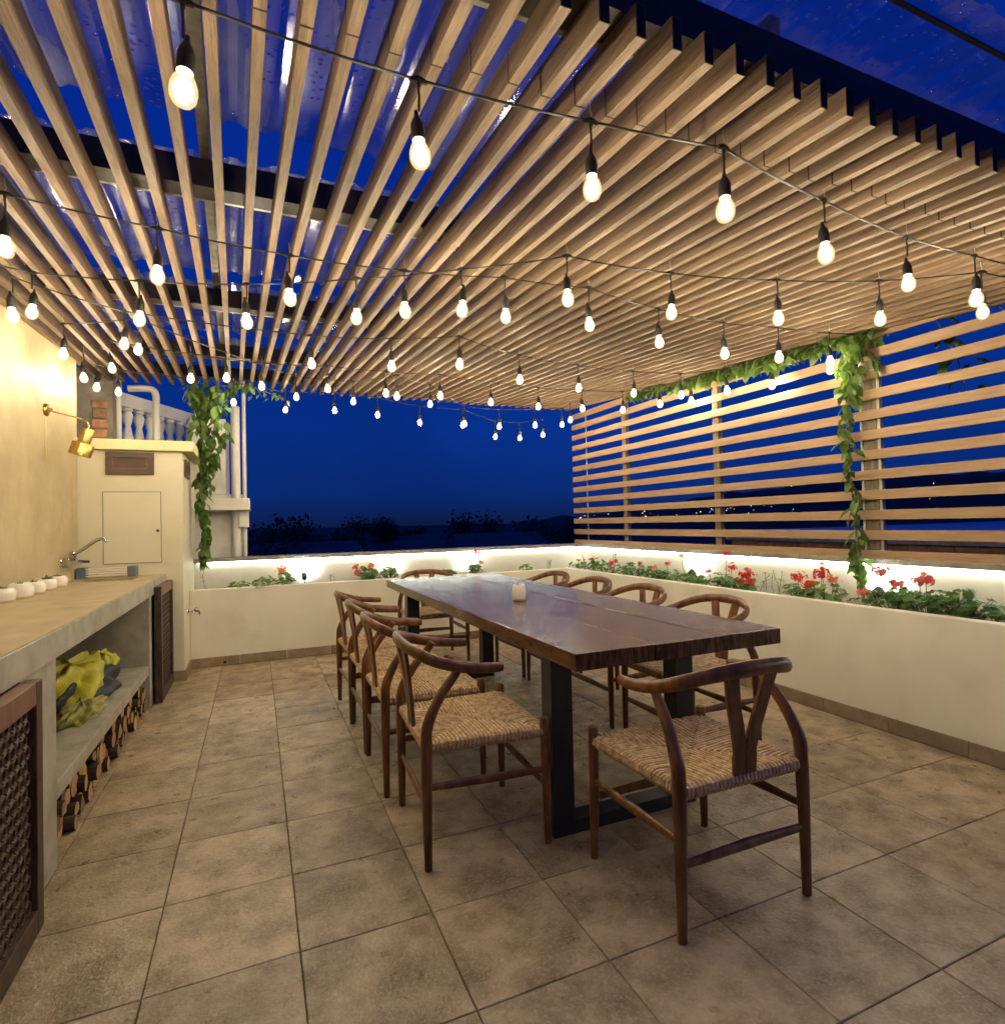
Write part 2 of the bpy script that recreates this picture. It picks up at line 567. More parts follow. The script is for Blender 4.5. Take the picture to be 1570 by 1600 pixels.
def smooth_path(pts, n=6):
    """Catmull-Rom through pts"""
    P = [Vector(p) for p in pts]
    P = [P[0] * 2 - P[1]] + P + [P[-1] * 2 - P[-2]]
    out = []
    for i in range(1, len(P) - 2):
        for k in range(n):
            t = k / n
            a, b, c, d = P[i - 1], P[i], P[i + 1], P[i + 2]
            out.append(0.5 * ((2 * b) + (c - a) * t + (2 * a - 5 * b + 4 * c - d) * t * t + (3 * b - a - 3 * c + d) * t ** 3))
    out.append(P[-2])
    return out


U = random.uniform

# key planes of the terrace (metres)
XW, XE, XP = -1.28, 3.32, 3.72       # left wall face, planter face, planter rear face
YB, YP = 5.865, 6.265                # back planter face and its rear face
Y0 = -1.6                            # terrace behind the camera
ZT, ZC = 0.70, 0.965                 # planter rim, coping top

# ------------------------------------------------------------------ floor
fl = MB().box(XW - 0.2, XP + 0.2, Y0 - 0.1, YP + 0.2, -0.25, -0.008).build('floor', 'grout')
tag(fl, kind='structure')
TX, TY, TX0, TY0 = 0.4014, 0.4085, -0.299, 1.817
for i in range(-3, 10):
    for j in range(-9, 11):
        x0, x1 = TX0 + i * TX + 0.0016, TX0 + (i + 1) * TX - 0.0016
        y0, y1 = TY0 + j * TY + 0.0016, TY0 + (j + 1) * TY - 0.0016
        x0, x1, y0, y1 = max(x0, XW + .01), min(x1, XE - .014), max(y0, Y0), min(y1, YB - .014)
        if x1 - x0 < 0.03 or y1 - y0 < 0.03:
            continue
        cx, cy = (x0 + x1) / 2, (y0 + y1) / 2
        mb = MB().tile(x0 - cx, x1 - cx, y0 - cy, y1 - cy, -0.0079, 0)
        o = mb.build('floor_tile', 'tile', fl)
        o.location = (cx, cy, U(-0.0012, 0.0))
        o.rotation_euler = (U(-.0016, .0016), U(-.0016, .0016), 0)

# ------------------------------------------------------------------ left wall
lw_ = MB().box(XW - 0.22, XW, Y0, 5.41, -0.2, 3.3).build('plaster_wall', 'ochre')
tag(lw_, 'ochre polished plaster wall behind the counter', 'wall')

# ------------------------------------------------------------------ planters
rp = thing('planter', 'long cream planter wall below the slatted screen', 'planter', (XE, 0, 0), group='planter walls')


def world_child(mb, name, mat, parent, **k):
    o = mb.build(name, mat, parent, **k)
    o.location = (-parent.location[0], -parent.location[1], -parent.location[2])
    return o


world_child(MB().box(XE, XE + 0.07, Y0, YB + 0.07, 0, ZT), 'front_wall', 'cream', rp, bevel=0.006)
world_child(MB().box(XP, XP + 0.14, Y0, YP + 0.14, 0, 0.925), 'rear_wall', 'white', rp)
world_child(MB().box(XE + 0.07, XP, Y0, YP, 0.0, 0.645), 'soil', 'soil', rp)
y = Y0
while y < YP + 0.1:
    y2 = min(y + 1.02, YP + 0.17)
    world_child(MB().box(XP - 0.035, XP + 0.17, y + 0.002, y2 - 0.002, 0.926, ZC), 'coping_stone', 'coping', rp, bevel=0.004)
    y = y2
y = Y0 + 0.13
while y < YB - 0.02:
    y2 = min(y + 0.405, YB - 0.012)
    world_child(MB().box(XE - 0.012, XE - 0.0005, y + 0.0015, y2 - 0.0015, 0.0, 0.083), 'skirting_tile', 'skirt', rp, bevel=0.002)
    y = y2

bp_ = thing('planter', 'cream planter wall across the back of the terrace', 'planter', (0, YB, 0), group='planter walls')
XL = -0.56
world_child(MB().box(XL, XE - 0.001, YB, YB + 0.07, 0, ZT - 0.001), 'front_wall', 'cream', bp_, bevel=0.006)
world_child(MB().box(XL - 0.05, XP - 0.001, YP, YP + 0.14, 0, 0.924), 'rear_wall', 'white', bp_)
world_child(MB().box(XL, XE + 0.068, YB + 0.071, YP - 0.001, 0, 0.65), 'soil', 'soil', bp_)
x = XL - 0.05
while x < XP - 0.04:
    x2 = min(x + 1.05, XP - 0.036)
    world_child(MB().box(x + 0.002, x2 - 0.002, YP - 0.035, YP + 0.17, 0.9255, ZC - 0.001), 'coping_stone', 'coping', bp_, bevel=0.004)
    x = x2
x = XL + 0.001
k = 0
while x < XE - 0.02:
    x2 = min(x + 0.405, XE - 0.013)
    world_child(MB().box(x + 0.0015, x2 - 0.0015, YB - 0.012, YB - 0.0005, 0.0, 0.083), 'skirting_tile', 'skirt', bp_, bevel=0.002)
    x = x2
    k += 1
# drain hole in the skirting
dh = world_child(MB().tube([(-0.28, YB - 0.012, 0.028), (-0.28, YB - 0.0135, 0.028)], 0.014, 10), 'drain_hole', 'dark', bp_)

# LED strips under the copings
s1 = MB().box(XP - 0.016, XP - 0.004, Y0 + 0.2, YP - 0.03, 0.917, 0.925).build('light_strip', 'led')
tag(s1, 'white light strip under the coping below the slatted screen', 'light strip', 'planter light strips')
s2 = MB().box(XL + 0.05, XP - 0.05, YP - 0.016, YP - 0.004, 0.917, 0.925).build('light_strip', 'led')
tag(s2, 'white light strip under the coping at the back parapet', 'light strip', 'planter light strips')

# garden spots
for k, (sx, sy, dx, dy, lab) in enumerate([
        (0.44, 6.12, 0, 1, 'black spike spotlight beside the pink flower in the back planter'),
        (1.36, 6.13, 0, 1, 'dim spike spotlight in the middle of the back planter'),
        (2.24, 6.12, 0, 1, 'bright spike spotlight behind the far end of the table'),
        (3.60, 4.12, 1, 0, 'bright spike spotlight among the leaves behind the right chairs'),
        (3.60, 2.42, 1, 0, 'bright spike spotlight under the hanging right vine')]):
    t = thing('spike_spotlight', lab, 'spotlight', (sx, sy, 0.645), math.atan2(dy, dx), 'spotlights in the planters')
    tilt = Matrix.Rotation(R(52), 4, 'Y')
    MB().lathe([(0.0, 0), (0.024, 0.0), (0.03, 0.02), (0.03, 0.062), (0.026, 0.062), (0.026, 0.055), (0.0, 0.055)], 14, (0, 0, 0.085), tilt).build('head', 'rubber', t, smooth=True)
    ls = 0.35 if k == 1 else 1.0
    MB().lathe([(0.0, 0.0556), (0.025 * ls ** .5, 0.0556), (0.025 * ls ** .5, 0.0575), (0.0, 0.0575)], 12, (0, 0, 0.085), tilt).build('lens', 'spot', t)
    MB().tube([(0, 0, -0.02), (0, 0, 0.095)], [0.004, 0.007], 8).build('spike', 'rubber', t)

# ------------------------------------------------------------------ slatted privacy screen on the right
scr = thing('slat_screen', 'tall screen of horizontal timber slats above the right planter', 'screen', (XP + 0.03, 1.0, ZC))
SX0, SX1 = 3.695, 3.72
slat_me = MB().tile(-0.0125, 0.0125, 0, 5.31, -0.031, 0.031).mesh('slat', M['slat_y'])
zs0 = 1.015
for k in range(13):
    zt = zs0 + 0.1313 * k
    o = put('slat', slat_me, scr, (SX0 + 0.0125 - scr.location[0], 0, zt - 0.031 - scr.location[2]), (0, U(-.01, .01), 0))
for py in (2.50, 3.875, 5.24):
    wd = 0.045 if py == 2.50 else 0.034
    world_child(MB().box(SX1 + 0.002, SX1 + 0.05, py - wd, py + wd, ZC, 2.72), 'post', 'post', scr, bevel=0.002)
    if py == 2.50:
        world_child(MB().box(SX1 + 0.002, SX1 + 0.03, py - wd - 0.024, py - wd - 0.004, ZC, 2.72), 'post', 'galv', scr)
        world_child(MB().box(SX1 + 0.002, SX1 + 0.03, py + wd + 0.004, py + wd + 0.02, ZC, 2.72), 'post', 'galv', scr)
world_child(MB().tube([(SX1 + 0.006, 6.02, ZC), (SX1 + 0.006, 6.02, 2.6)], 0.006, 8), 'rod', 'galv', scr)

# ------------------------------------------------------------------ pergola
VP = ray(367, 768)
PB, PM = VP.z / VP.y, VP.x / VP.y          # rise and skew of the roof per metre going back
PA = 1.40 - PB * 6.3


def zroof(y):
    return EYE + PA + PB * y


def on_roof(px, py, off=0.0):
    d = ray(px, py)
    return Vector((0, 0, EYE)) + d * ((PA + off) / (d.z - PB * d.y))


pg = thing('pergola', 'pergola roof of close timber slats with clear sheets above', 'pergola', (0, 1.04, 2.3))
PN, PF = 1.04, 6.31
SW, SH = 0.0275, 0.078


def slat_prism(x0, x1, ya, yb, za, zb):
    """bar running back in Y between x0..x1, sheared to follow the roof's rise and skew; za..zb above the slat underside"""
    v = []
    for yy in (ya, yb):
        zz = zroof(yy)
        for xx, hh in ((x0, za), (x1, za), (x1, zb), (x0, zb)):
            v.append((xx + PM * yy, yy, zz + hh))
    return v, [(3, 2, 1, 0), (4, 5, 6, 7), (0, 1, 5, 4), (1, 2, 6, 5), (2, 3, 7, 6), (3, 0, 4, 7)]


PP = pg.location
base_v, base_f = slat_prism(-SW / 2, SW / 2, PN, PF, 0, SH)
sl_me = MB().add(base_v, base_f).mesh('slat', M['slat'])
for k in range(-12, 39):
    xk = 0.059 + 0.0988 * k
    o = put('slat', sl_me, pg, (xk - PP[0] + U(-.0025, .0025), -PP[1], -PP[2] + U(-.003, .003)), (U(-.0006, .0006), 0, U(-.0008, .0008)))
    ev, ef = slat_prism(-SW / 2 + 0.0025, SW / 2 - 0.0025, PN - 0.0015, PN - 0.0002, 0.0025, SH - 0.0025)
    MB().add(ev, ef).build('end_shade', 'dark', o)  # dark plate painting the shade inside the hollow slat end
    # butt joint in every slat
    if k > -9:
        yj = 1.30 + U(-.01, .01)
        jv, jf = slat_prism(-SW / 2 - 0.0006, SW / 2 + 0.0006, yj, yj + 0.0045, -0.0006, SH - 0.004)
        j = MB().add(jv, jf).build('butt_joint', 'dark', o)


def cross_beam(ya, yb, za, zb, mat, name, x0=-1.22, x1=3.85):
    v = []
    for xx in (x0, x1):
        for yy, hh in ((ya, za), (yb, za), (yb, zb), (ya, zb)):
            v.append((xx, yy, zroof(yy) + hh))
    return world_child(MB().add(v, [(3, 2, 1, 0), (4, 5, 6, 7), (0, 1, 5, 4), (1, 2, 6, 5), (2, 3, 7, 6), (3, 0, 4, 7)]), name, mat, pg)


for yc in (1.125, 2.36, 3.83, 5.25, 6.2):
    cross_beam(yc - 0.05, yc + 0.05, SH + 0.002, SH + 0.105, 'beam', 'cross_beam')
    cross_beam(yc + 0.053, yc + 0.068, SH + 0.002, SH + 0.03, 'galv', 'angle_strip', -1.2, 2.2)
# long rafters under the sheets
for xr in (-0.10, 1.30, 2.60):
    v, f = slat_prism(xr, xr + 0.035, 1.08, 6.2, SH + 0.107, SH + 0.16)
    world_child(MB().add(v, f), 'rafter', 'galv', pg)
# edge rails of the clear roof
v, f = slat_prism(3.66, 3.72, 0.98, 6.32, SH + 0.12, SH + 0.2)
world_child(MB().add(v, f), 'edge_rail', 'beam', pg)
cross_beam(0.93, 0.942, SH + 0.176, SH + 0.183, 'beam', 'gutter_edge')

# clear corrugated sheets in bays
for (ya, yb, zo) in ((0.86, 2.20, 0.185), (2.44, 3.72, 0.185), (3.92, 5.14, 0.185), (5.33, 6.42, 0.185)):
    xs = []
    x = -1.18
    while x < 3.80:
        xs.append(x)
        x += 0.92
    for x in xs:
        v, f = [], []
        prof = []
        xx = x
        pit = 0.152
        while xx < x + 0.945:
            for fx, fz in ((0, 0), (0.085, 0), (0.105, 0.014), (0.132, 0.014)):
                if xx + fx <= x + 0.95:
                    prof.append((xx + fx, fz))
            xx += pit
        for yy in (ya, yb):
            for (px_, pz_) in prof:
                v.append((px_ + PM * yy, yy, zroof(yy) + SH + zo + pz_ + (0.002 if xs.index(x) % 2 else 0.0)))
        n = len(prof)
        for i in range(n - 1):
            f.append((i, i + 1, n + i + 1, n + i))
        world_child(MB().add(v, f), 'clear_sheet', 'roofsheet', pg)

# ------------------------------------------------------------------ string lights
STR = [
    ('nearest cable of round bulbs crossing the front of the pergola', [(287, 138), (656, 240), (925, 293), (1133, 327), (1290, 395), (1419, 442), (1525, 466)], {}, (-0.9, 3.55)),
    ('second cable of round bulbs from the wall to the right vine', [(8, 386), (246, 430), (453, 465), (633, 485), (790, 494), (921, 507), (1030, 534), (1132, 552), (1217, 558), (1297, 565)], {}, (-1.25, 3.6)),
    ('slanting cable of bulbs crossing the second cable near mid roof', [(50, 487), (218, 498), (386, 502), (557, 495), (722, 483), (887, 466), (1049, 488), (1216, 497), (1375, 498), (1535, 487)], {}, (-1.25, 3.62)),
    ('cable of bulbs across mid roof that turns forward along the screen', [(20, 493), (194, 537), (487, 568), (612, 572), (718, 569), (812, 593), (904, 606), (990, 614), (1064, 617), (1136, 610), (1206, 601), (1297, 577)], {}, None),
    ('cable of bulbs over the far half of the table', [(175, 575), (298, 591), (409, 603), (512, 607), (603, 614), (688, 618), (767, 628), (841, 635), (910, 638), (973, 640), (1031, 631), (1080, 626)], {}, None),
    ('zigzag cable of bulbs that sags before the far right corner', [(99, 553), (216, 546), (354, 590), (463, 620), (552, 627), (620, 619), (672, 631), (726, 662), (780, 666), (836, 664), (878, 663), (891, 656)], {7: 5.45, 8: 5.6, 9: 5.65, 10: 5.7, 11: 5.4}, None),
    ('rearmost low cable of bulbs hanging against the blue sky', [(131, 590), (151, 605), (185, 612), (365, 628), (446, 640), (523, 641), (590, 648), (656, 660), (723, 664), (774, 682), (812, 684), (848, 679)], {7: 6.1, 8: 6.1, 9: 6.15, 10: 6.15, 11: 6.1}, None),
]
BR = 0.0262
bulb_me = MB().lathe([(0.0005, -0.037), (0.010, -0.0355), (0.0185, -0.030), (0.0245, -0.020), (BR, -0.008), (0.0255, 0.004), (0.0215, 0.016),
                      (0.0165, 0.026), (0.0135, 0.034), (0.0125, 0.038)], 16).mesh('bulb', M['bulbglass'], True)
core_me = MB().lathe([(0.0005, -0.029), (0.010, -0.026), (0.0175, -0.014), (0.0185, -0.003), (0.0150, 0.010), (0.0095, 0.020), (0.005, 0.024)], 9).mesh('filament', M['bulb'], True)
sock_me = MB().lathe([(0.0125, 0.033), (0.0165, 0.0335), (0.0175, 0.046), (0.0175, 0.066), (0.0155, 0.078), (0.011, 0.088), (0.006, 0.096), (0.0045, 0.11)], 12).mesh('lamp_socket', M['rubber'], True)
drop_me = MB().tube([(0, 0, 0.105), (0.001, 0, 0.14), (-0.001, 0.001, 0.172)], 0.0034, 6).mesh('drop_cord', M['rubber'], True)
tee_me = MB().tube([(-0.022, 0, 0.178), (-0.012, 0, 0.181), (0, 0, 0.182), (0.012, 0, 0.181), (0.022, 0, 0.178)], [0.0045, 0.007, 0.009, 0.007, 0.0045], 8)
tee_me.tube([(0, 0, 0.166), (0, 0, 0.186)], [0.005, 0.007], 8)
tee_me = tee_me.mesh('cable_tee', M['rubber'], True)
hook_me = MB().tube([(0, 0, 0.19), (0.004, 0, 0.2), (0, 0, 0.21), (-0.001, 0, 0.235)], 0.0017, 5).mesh('hook', M['galv'], True)
for lab, pts, yfix, ends in STR:
    P = []
    for i, (px, py) in enumerate(pts):
        P.append(on_y(px, py, yfix[i]) if i in yfix else on_roof(px, py, -0.214))
    t = thing('string_light', lab, 'string light', P[0], group='string lights under the pergola')
    knots = [p + Vector((0, 0, 0.181)) for p in P]
    for i, p in enumerate(P):
        d = (knots[min(i + 1, len(P) - 1)] - knots[max(i - 1, 0)])
        rz = math.atan2(d.y, d.x)
        s = put('lamp_socket', sock_me, t, p - P[0], (U(-.1, .1), U(-.1, .1), rz), U(0.94, 1.04))
        put('bulb', bulb_me, s)
        put('filament', core_me, s)
        put('drop_cord', drop_me, t, p - P[0], (0, 0, rz))
        put('cable_tee', tee_me, t, p - P[0], (0, 0, rz))
        if i not in yfix:
            put('hook', hook_me, t, p - P[0], (0, 0, rz))
    path = []
    kk = list(knots)
    if ends:
        kk = [Vector((ends[0], knots[0].y - 0.1, knots[0].z + 0.01))] + kk + [Vector((ends[1], knots[-1].y - 0.05, knots[-1].z + 0.01))]
    for i in range(len(kk) - 1):
        L = (kk[i + 1] - kk[i]).length
        for q in range(8):
            u = q / 8
            path.append(kk[i].lerp(kk[i + 1], u) - Vector((0, 0, 0.10 * L * L * u * (1 - u) if L < 0.8 else 0.035 * L * u * (1 - u))))
    path.append(kk[-1])
    MB().tube([p - P[0] for p in path], 0.0036, 6, up=(0, 0, 1)).build('cable', 'rubber', t, smooth=True)

# ------------------------------------------------------------------ dining table
TXA, TXB, TYA, TYB, TZA, TZB = 1.047, 2.06, 1.80, 5.05, 0.705, 0.77
tb = thing('dining_table', 'long dark polished plank dining table on black steel frames', 'table', (1.55, 3.4, 0))
for x0, x1, ya, yb, dz in ((TXA, 1.398, TYA + 0.002, TYB, 0), (1.3995, 1.735, TYA - 0.002, TYB - 0.006, -0.001), (1.7375, TXB, TYA, TYB + 0.004, 0.0005)):
    world_child(MB().box(x0, x1, ya, yb, TZA, TZB + dz), 'plank', 'walnut', tb, bevel=0.004)
for yl in (2.02, 4.36):
    fr = world_child(MB().box(1.06, 1.77, yl, yl + 0.085, 0.0, 0.055), 'foot_bar', 'steel', tb, bevel=0.002)
    world_child(MB().box(1.06, 1.155, yl, yl + 0.085, 0.0555, TZA - 0.002), 'leg', 'steel', tb, bevel=0.002)
    world_child(MB().box(1.675, 1.77, yl, yl + 0.085, 0.0555, TZA - 0.002), 'leg', 'steel', tb, bevel=0.002)
    world_child(MB().box(1.157, 1.673, yl + 0.01, yl + 0.075, TZA - 0.05, TZA - 0.002), 'top_bar', 'steel', tb)


def succulent(parent, z, r, n=9, mat='leaf_dk'):
    mb = MB()
    for i in range(n):
        a = i * 2.4
        e = 0.3 + 0.9 * i / n
        L = r * U(0.7, 1.1)
        d = Vector((math.cos(a) * math.cos(e), math.sin(a) * math.cos(e), math.sin(e)))
        b = Vector((0, 0, z))
        mb.tube([b, b + d * L * 0.5, b + d * L], [L * 0.14, L * 0.22, L * 0.03], 6)
    return mb.build('succulent', mat, parent, smooth=True)


POT = [(0.001, 0.0), (0.030, 0.0), (0.037, 0.004), (0.041, 0.02), (0.043, 0.04), (0.0415, 0.062), (0.036, 0.078), (0.032, 0.082), (0.0295, 0.08), (0.028, 0.07), (0.001, 0.068)]
tp = on_z(811, 937, 0.771)
t = thing('plant_pot', 'white ceramic pot with tiny succulent standing on the table', 'plant pot', (tp.x, tp.y, 0.7705))
MB().lathe([(a * 1.04, b * 1.12) for a, b in POT], 24).build('pot', 'ceramic', t, smooth=True)
MB().lathe([(0.0385, 0.0), (0.0405, 0.0), (0.0425, 0.011), (0.0405, 0.011)], 24).build('saucer_band', 'biscuit', t, smooth=True)
succulent(t, 0.075, 0.03)


# ------------------------------------------------------------------ chairs
def seat_mesh():
    mb = MB()
    c = [Vector((-0.235, -0.225, 0)), Vector((0.235, -0.225, 0)), Vector((0.25, 0.235, 0)), Vector((-0.25, 0.235, 0))]   # rail corners
    cen = Vector((0, 0.01, 0))
    zt = 0.452
    for s in range(4):
        a, b = c[s], c[(s + 1) % 4]
        e = (b - a)
        L = e.length
        e.normalize()
        out = Vector((e.y, -e.x, 0))
        n = 30
        for i in range(n):
            u = (i + 0.5) / n
            p = a + e * (u * L)
            # depth to the diagonal, straight in from the rail
            dep = (cen - a).dot(-out) * min(u, 1 - u) * 2
            r = L / n * 0.52
            lift = U(-.0022, .0022)
            inner = p - out * dep + e * U(-.001, .001)
            dip = 0.012 * (1 - abs(2 * u - 1))
            path = [p + out * 0.004 + Vector((0, 0, zt - 0.046)), p + out * 0.019 + Vector((0, 0, zt - 0.026)), p + out * 0.015 + Vector((0, 0, zt - 0.007)),
                    p + Vector((0, 0, zt + 0.001 + lift)), p - out * (dep * 0.5) + Vector((0, 0, zt - dip * 0.5 + lift)), inner + Vector((0, 0, zt - dip - 0.004))]
            # half tube: left, crown, right
            vs = []
            for q in range(len(path)):
                d = (path[min(q + 1, len(path) - 1)] - path[max(q - 1, 0)]).normalized()
                nrm = e.cross(d)
                if nrm.z < 0 and q > 2:
                    nrm = -nrm
                if q <= 2 and nrm.dot(out) < 0:
                    nrm = -nrm
                vs += [path[q] - e * r - nrm * 0.008, path[q] - e * r * 0.5 + nrm * 0.0012, path[q] + e * r * 0.5 + nrm * 0.0012, path[q] + e * r - nrm * 0.008]
            fs = []
            for q in range(len(path) - 1):
                for w_ in range(3):
                    fs.append((q * 4 + w_, q * 4 + w_ + 1, (q + 1) * 4 + w_ + 1, (q + 1) * 4 + w_))
            mb.add(vs, fs)
    # hidden underside
    mb.add([v + Vector((0, 0, zt - 0.03)) for v in c], [(0, 1, 2, 3)])
    return mb.mesh('seat', M['cord'])


SEAT = seat_mesh()


def make_chair():
    t = thing('wishbone_chair', 'x', 'chair')
    put('seat', SEAT, t)
    fl_me = MB()
    for s in (-1, 1):
        MB().tube([(s * 0.261, 0.242, 0.0), (s * 0.258, 0.241, 0.2), (s * 0.255, 0.24, 0.44), (s * 0.255, 0.24, 0.478), (s * 0.255, 0.24, 0.484)],
                  [0.014, 0.0175, 0.0195, 0.0195, 0.016], 12).build('leg', 'chair', t, smooth=True)
        rp_ = smooth_path([(s * 0.259, -0.232, 0), (s * 0.257, -0.232, 0.25), (s * 0.254, -0.23, 0.44), (s * 0.2535, -0.222, 0.52), (s * 0.244, -0.175, 0.61), (s * 0.233, -0.115, 0.68), (s * 0.228, -0.09, 0.716)], 5)
        n = len(rp_)
        rr = []
        for p in rp_:
            z = p.z
            rr.append(0.0145 + 0.0075 * min(z / 0.42, 1) if z < 0.5 else 0.022 - 0.006 * (z - 0.5) / 0.21)
        MB().tube(rp_, rr, 12).build('leg', 'chair', t, smooth=True)
    # steam-bent hoop
    half = [(0.247, 0.075, 0.696), (0.256, 0.0, 0.702), (0.256, -0.08, 0.712), (0.249, -0.155, 0.731), (0.222, -0.215, 0.753), (0.158, -0.258, 0.774), (0.08, -0.277, 0.784), (0, -0.282, 0.787)]
    full = half + [(-x_, y_, z_) for x_, y_, z_ in half[-2::-1]]
    hp = smooth_path(full, 4)
    n = len(hp)
    rad = []
    for i, p in enumerate(hp):
        u = abs(2 * i / (n - 1) - 1)
        rad.append(1.0 - 0.25 * u if i not in (0, n - 1) else 0.6)
    MB().tube(hp, [0.0250 * r_ for r_ in rad], 12, up=(0, 0, 1), squash=(0.62, 1.0)).build('back_hoop', 'chair', t, smooth=True)
    # Y splat
    sp = MB()
    for s in (-1, 1):
        path = smooth_path([(s * 0.016, -0.232, 0.425), (s * 0.018, -0.236, 0.50), (s * 0.031, -0.243, 0.57), (s * 0.058, -0.256, 0.67), (s * 0.082, -0.274, 0.774)], 5)
        vs, fs = [], []
        for q, p in enumerate(path):
            u = q / (len(path) - 1)
            wq = 0.023 + 0.004 * u
            inn = 0.0005 if u < 0.28 else None
            xi = p.x - s * wq
            if u < 0.26:
                xi = s * 0.0006
            else:
                xi = max(s * xi, 0.0006) * s
            xo = p.x + s * wq * (1.25 if u < 0.3 else 1.0)
            for (xx, dy) in ((xi, -0.007), (xo, -0.007), (xo, 0.007), (xi, 0.007)):
                vs.append((xx, p.y + dy, p.z))
        for q in range(len(path) - 1):
            for w_ in range(4):
                fs.append((q * 4 + w_, q * 4 + (w_ + 1) % 4, q * 4 + 4 + (w_ + 1) % 4, q * 4 + 4 + w_))
        fs += [(3, 2, 1, 0), tuple(range(len(vs) - 4, len(vs)))]
        sp.add(vs, fs)
    sp.build('back_splat', 'chair', t, bevel=0.003)
    # rails and stretchers
    MB().box(-0.24, 0.24, -0.238, -0.214, 0.416, 0.44).build('seat_rail', 'chair', t)
    for s in (-1, 1):
        MB().tube([(s * 0.257, -0.225, 0.292), (s * 0.2575, 0.0, 0.288), (s * 0.258, 0.235, 0.284)], [0.013, 0.0185, 0.013], 10, up=(0, 0, 1), squash=(0.62, 1.0)).build('stretcher', 'chair', t, smooth=True)
    MB().tube([(-0.25, -0.231, 0.222), (0, -0.231, 0.226), (0.25, -0.231, 0.222)], [0.0135, 0.019, 0.0135], 10, up=(0, 0, 1), squash=(0.62, 1.0)).build('stretcher', 'chair', t, smooth=True)
    MB().tube([(-0.25, 0.241, 0.222), (0, 0.241, 0.226), (0.25, 0.241, 0.222)], [0.0135, 0.019, 0.0135], 10, up=(0, 0, 1), squash=(0.62, 1.0)).build('stretcher', 'chair', t, smooth=True)
    return t


CH = [
    (1.397, 1.607, 0.0, 'wishbone chair at the near end of the table, back to viewer'),
    (0.800, 2.285, -93, 'nearest wishbone chair on the left side of the table'),
    (0.772, 2.92, -91, 'second nearest wishbone chair on the left side of the table'),
    (0.772, 3.475, -90, 'third nearest wishbone chair on the left side of the table'),
    (0.778, 4.035, -88, 'farthest wishbone chair on the left side of the table'),
    (2.175, 2.52, 88, 'nearest wishbone chair on the right side of the table, by the planter'),
    (2.185, 3.20, 91, 'second nearest wishbone chair on the right side of the table'),
    (2.20, 3.84, 90, 'third nearest wishbone chair on the right side of the table'),
    (2.20, 4.48, 92, 'farthest wishbone chair on the right side of the table'),
    (1.50, 5.19, 180, 'wishbone chair at the far end of the table facing the viewer'),
]
proto = make_chair()
for i, (x, y, a, lab) in enumerate(CH):
    o = proto if i == 0 else copy_tree(proto)
    o.location = (x, y, 0.0)
    o.rotation_euler = (0, 0, R(a))
    tag(o, lab, 'chair', 'wishbone chairs round the table')

# ------------------------------------------------------------------ kitchen counter
CX, CT, CB = -0.70, 0.89, 0.785
ct = thing('kitchen_counter', 'long cement counter with open shelf and sink along the ochre wall', 'counter', (-1.0, 3.0, 0))
SKx0, SKx1, SKy0, SKy1 = -1.19, -0.84, 4.93, 5.22
for nm, bx_ in (('worktop', (XW + .002, SKx0, Y0, 5.435)), ('worktop', (SKx1, CX, Y0, 5.435))):
    pass
wt = MB()
wt.box(XW + 0.002, CX + 0.004, Y0, SKy0, 0.80, CT)
wt.box(XW + 0.002, CX + 0.004, SKy1, 5.435, 0.80, CT)
wt.box(XW + 0.002, SKx0, SKy0, SKy1, 0.80, CT)
wt.box(SKx1, CX + 0.004, SKy0, SKy1, 0.80, CT)
world_child(wt, 'worktop', 'polished', ct)
world_child(MB().box(CX + 0.0045, CX + 0.014, Y0, 5.43, CB, CT - 0.003), 'fascia', 'concrete', ct, bevel=0.003)
sk = MB()
sk.box(SKx0 - 0.004, SKx1 + 0.004, SKy0 - 0.004, SKy1 + 0.004, 0.70, 0.704)
sk.box(SKx0 - 0.004, SKx0 - 0.001, SKy0, SKy1, 0.704, 0.885)
sk.box(SKx1 + 0.001, SKx1 + 0.004, SKy0, SKy1, 0.704, 0.885)
sk.box(SKx0, SKx1, SKy0 - 0.004, SKy0 - 0.001, 0.704, 0.885)
sk.box(SKx0, SKx1, SKy1 + 0.001, SKy1 + 0.004, 0.704, 0.885)
world_child(sk, 'sink_basin', 'steel', ct)
world_child(MB().box(XW + 0.002, CX, 2.30, 2.66, 0, 0.7995), 'pillar', 'concrete', ct, bevel=0.004)
world_child(MB().box(XW + 0.002, CX, 4.70, 4.80, 0, 0.7995), 'pillar', 'concrete', ct, bevel=0.004)
world_child(MB().box(XW + 0.002, CX, 5.34, 5.43, 0, 0.7995), 'pillar', 'concrete', ct)
world_child(MB().box(XW + 0.002, XW + 0.04, Y0, 5.43, 0, 0.7985), 'back_panel', 'concrete', ct)
world_child(MB().box(XW + 0.041, CX - 0.006, 2.661, 4.699, 0.235, 0.30), 'shelf', 'concrete', ct, bevel=0.004)
world_child(MB().box(XW + 0.041, CX - 0.004, Y0 + 0.4, 2.29, 0.03, 0.06), 'shelf', 'concrete', ct)


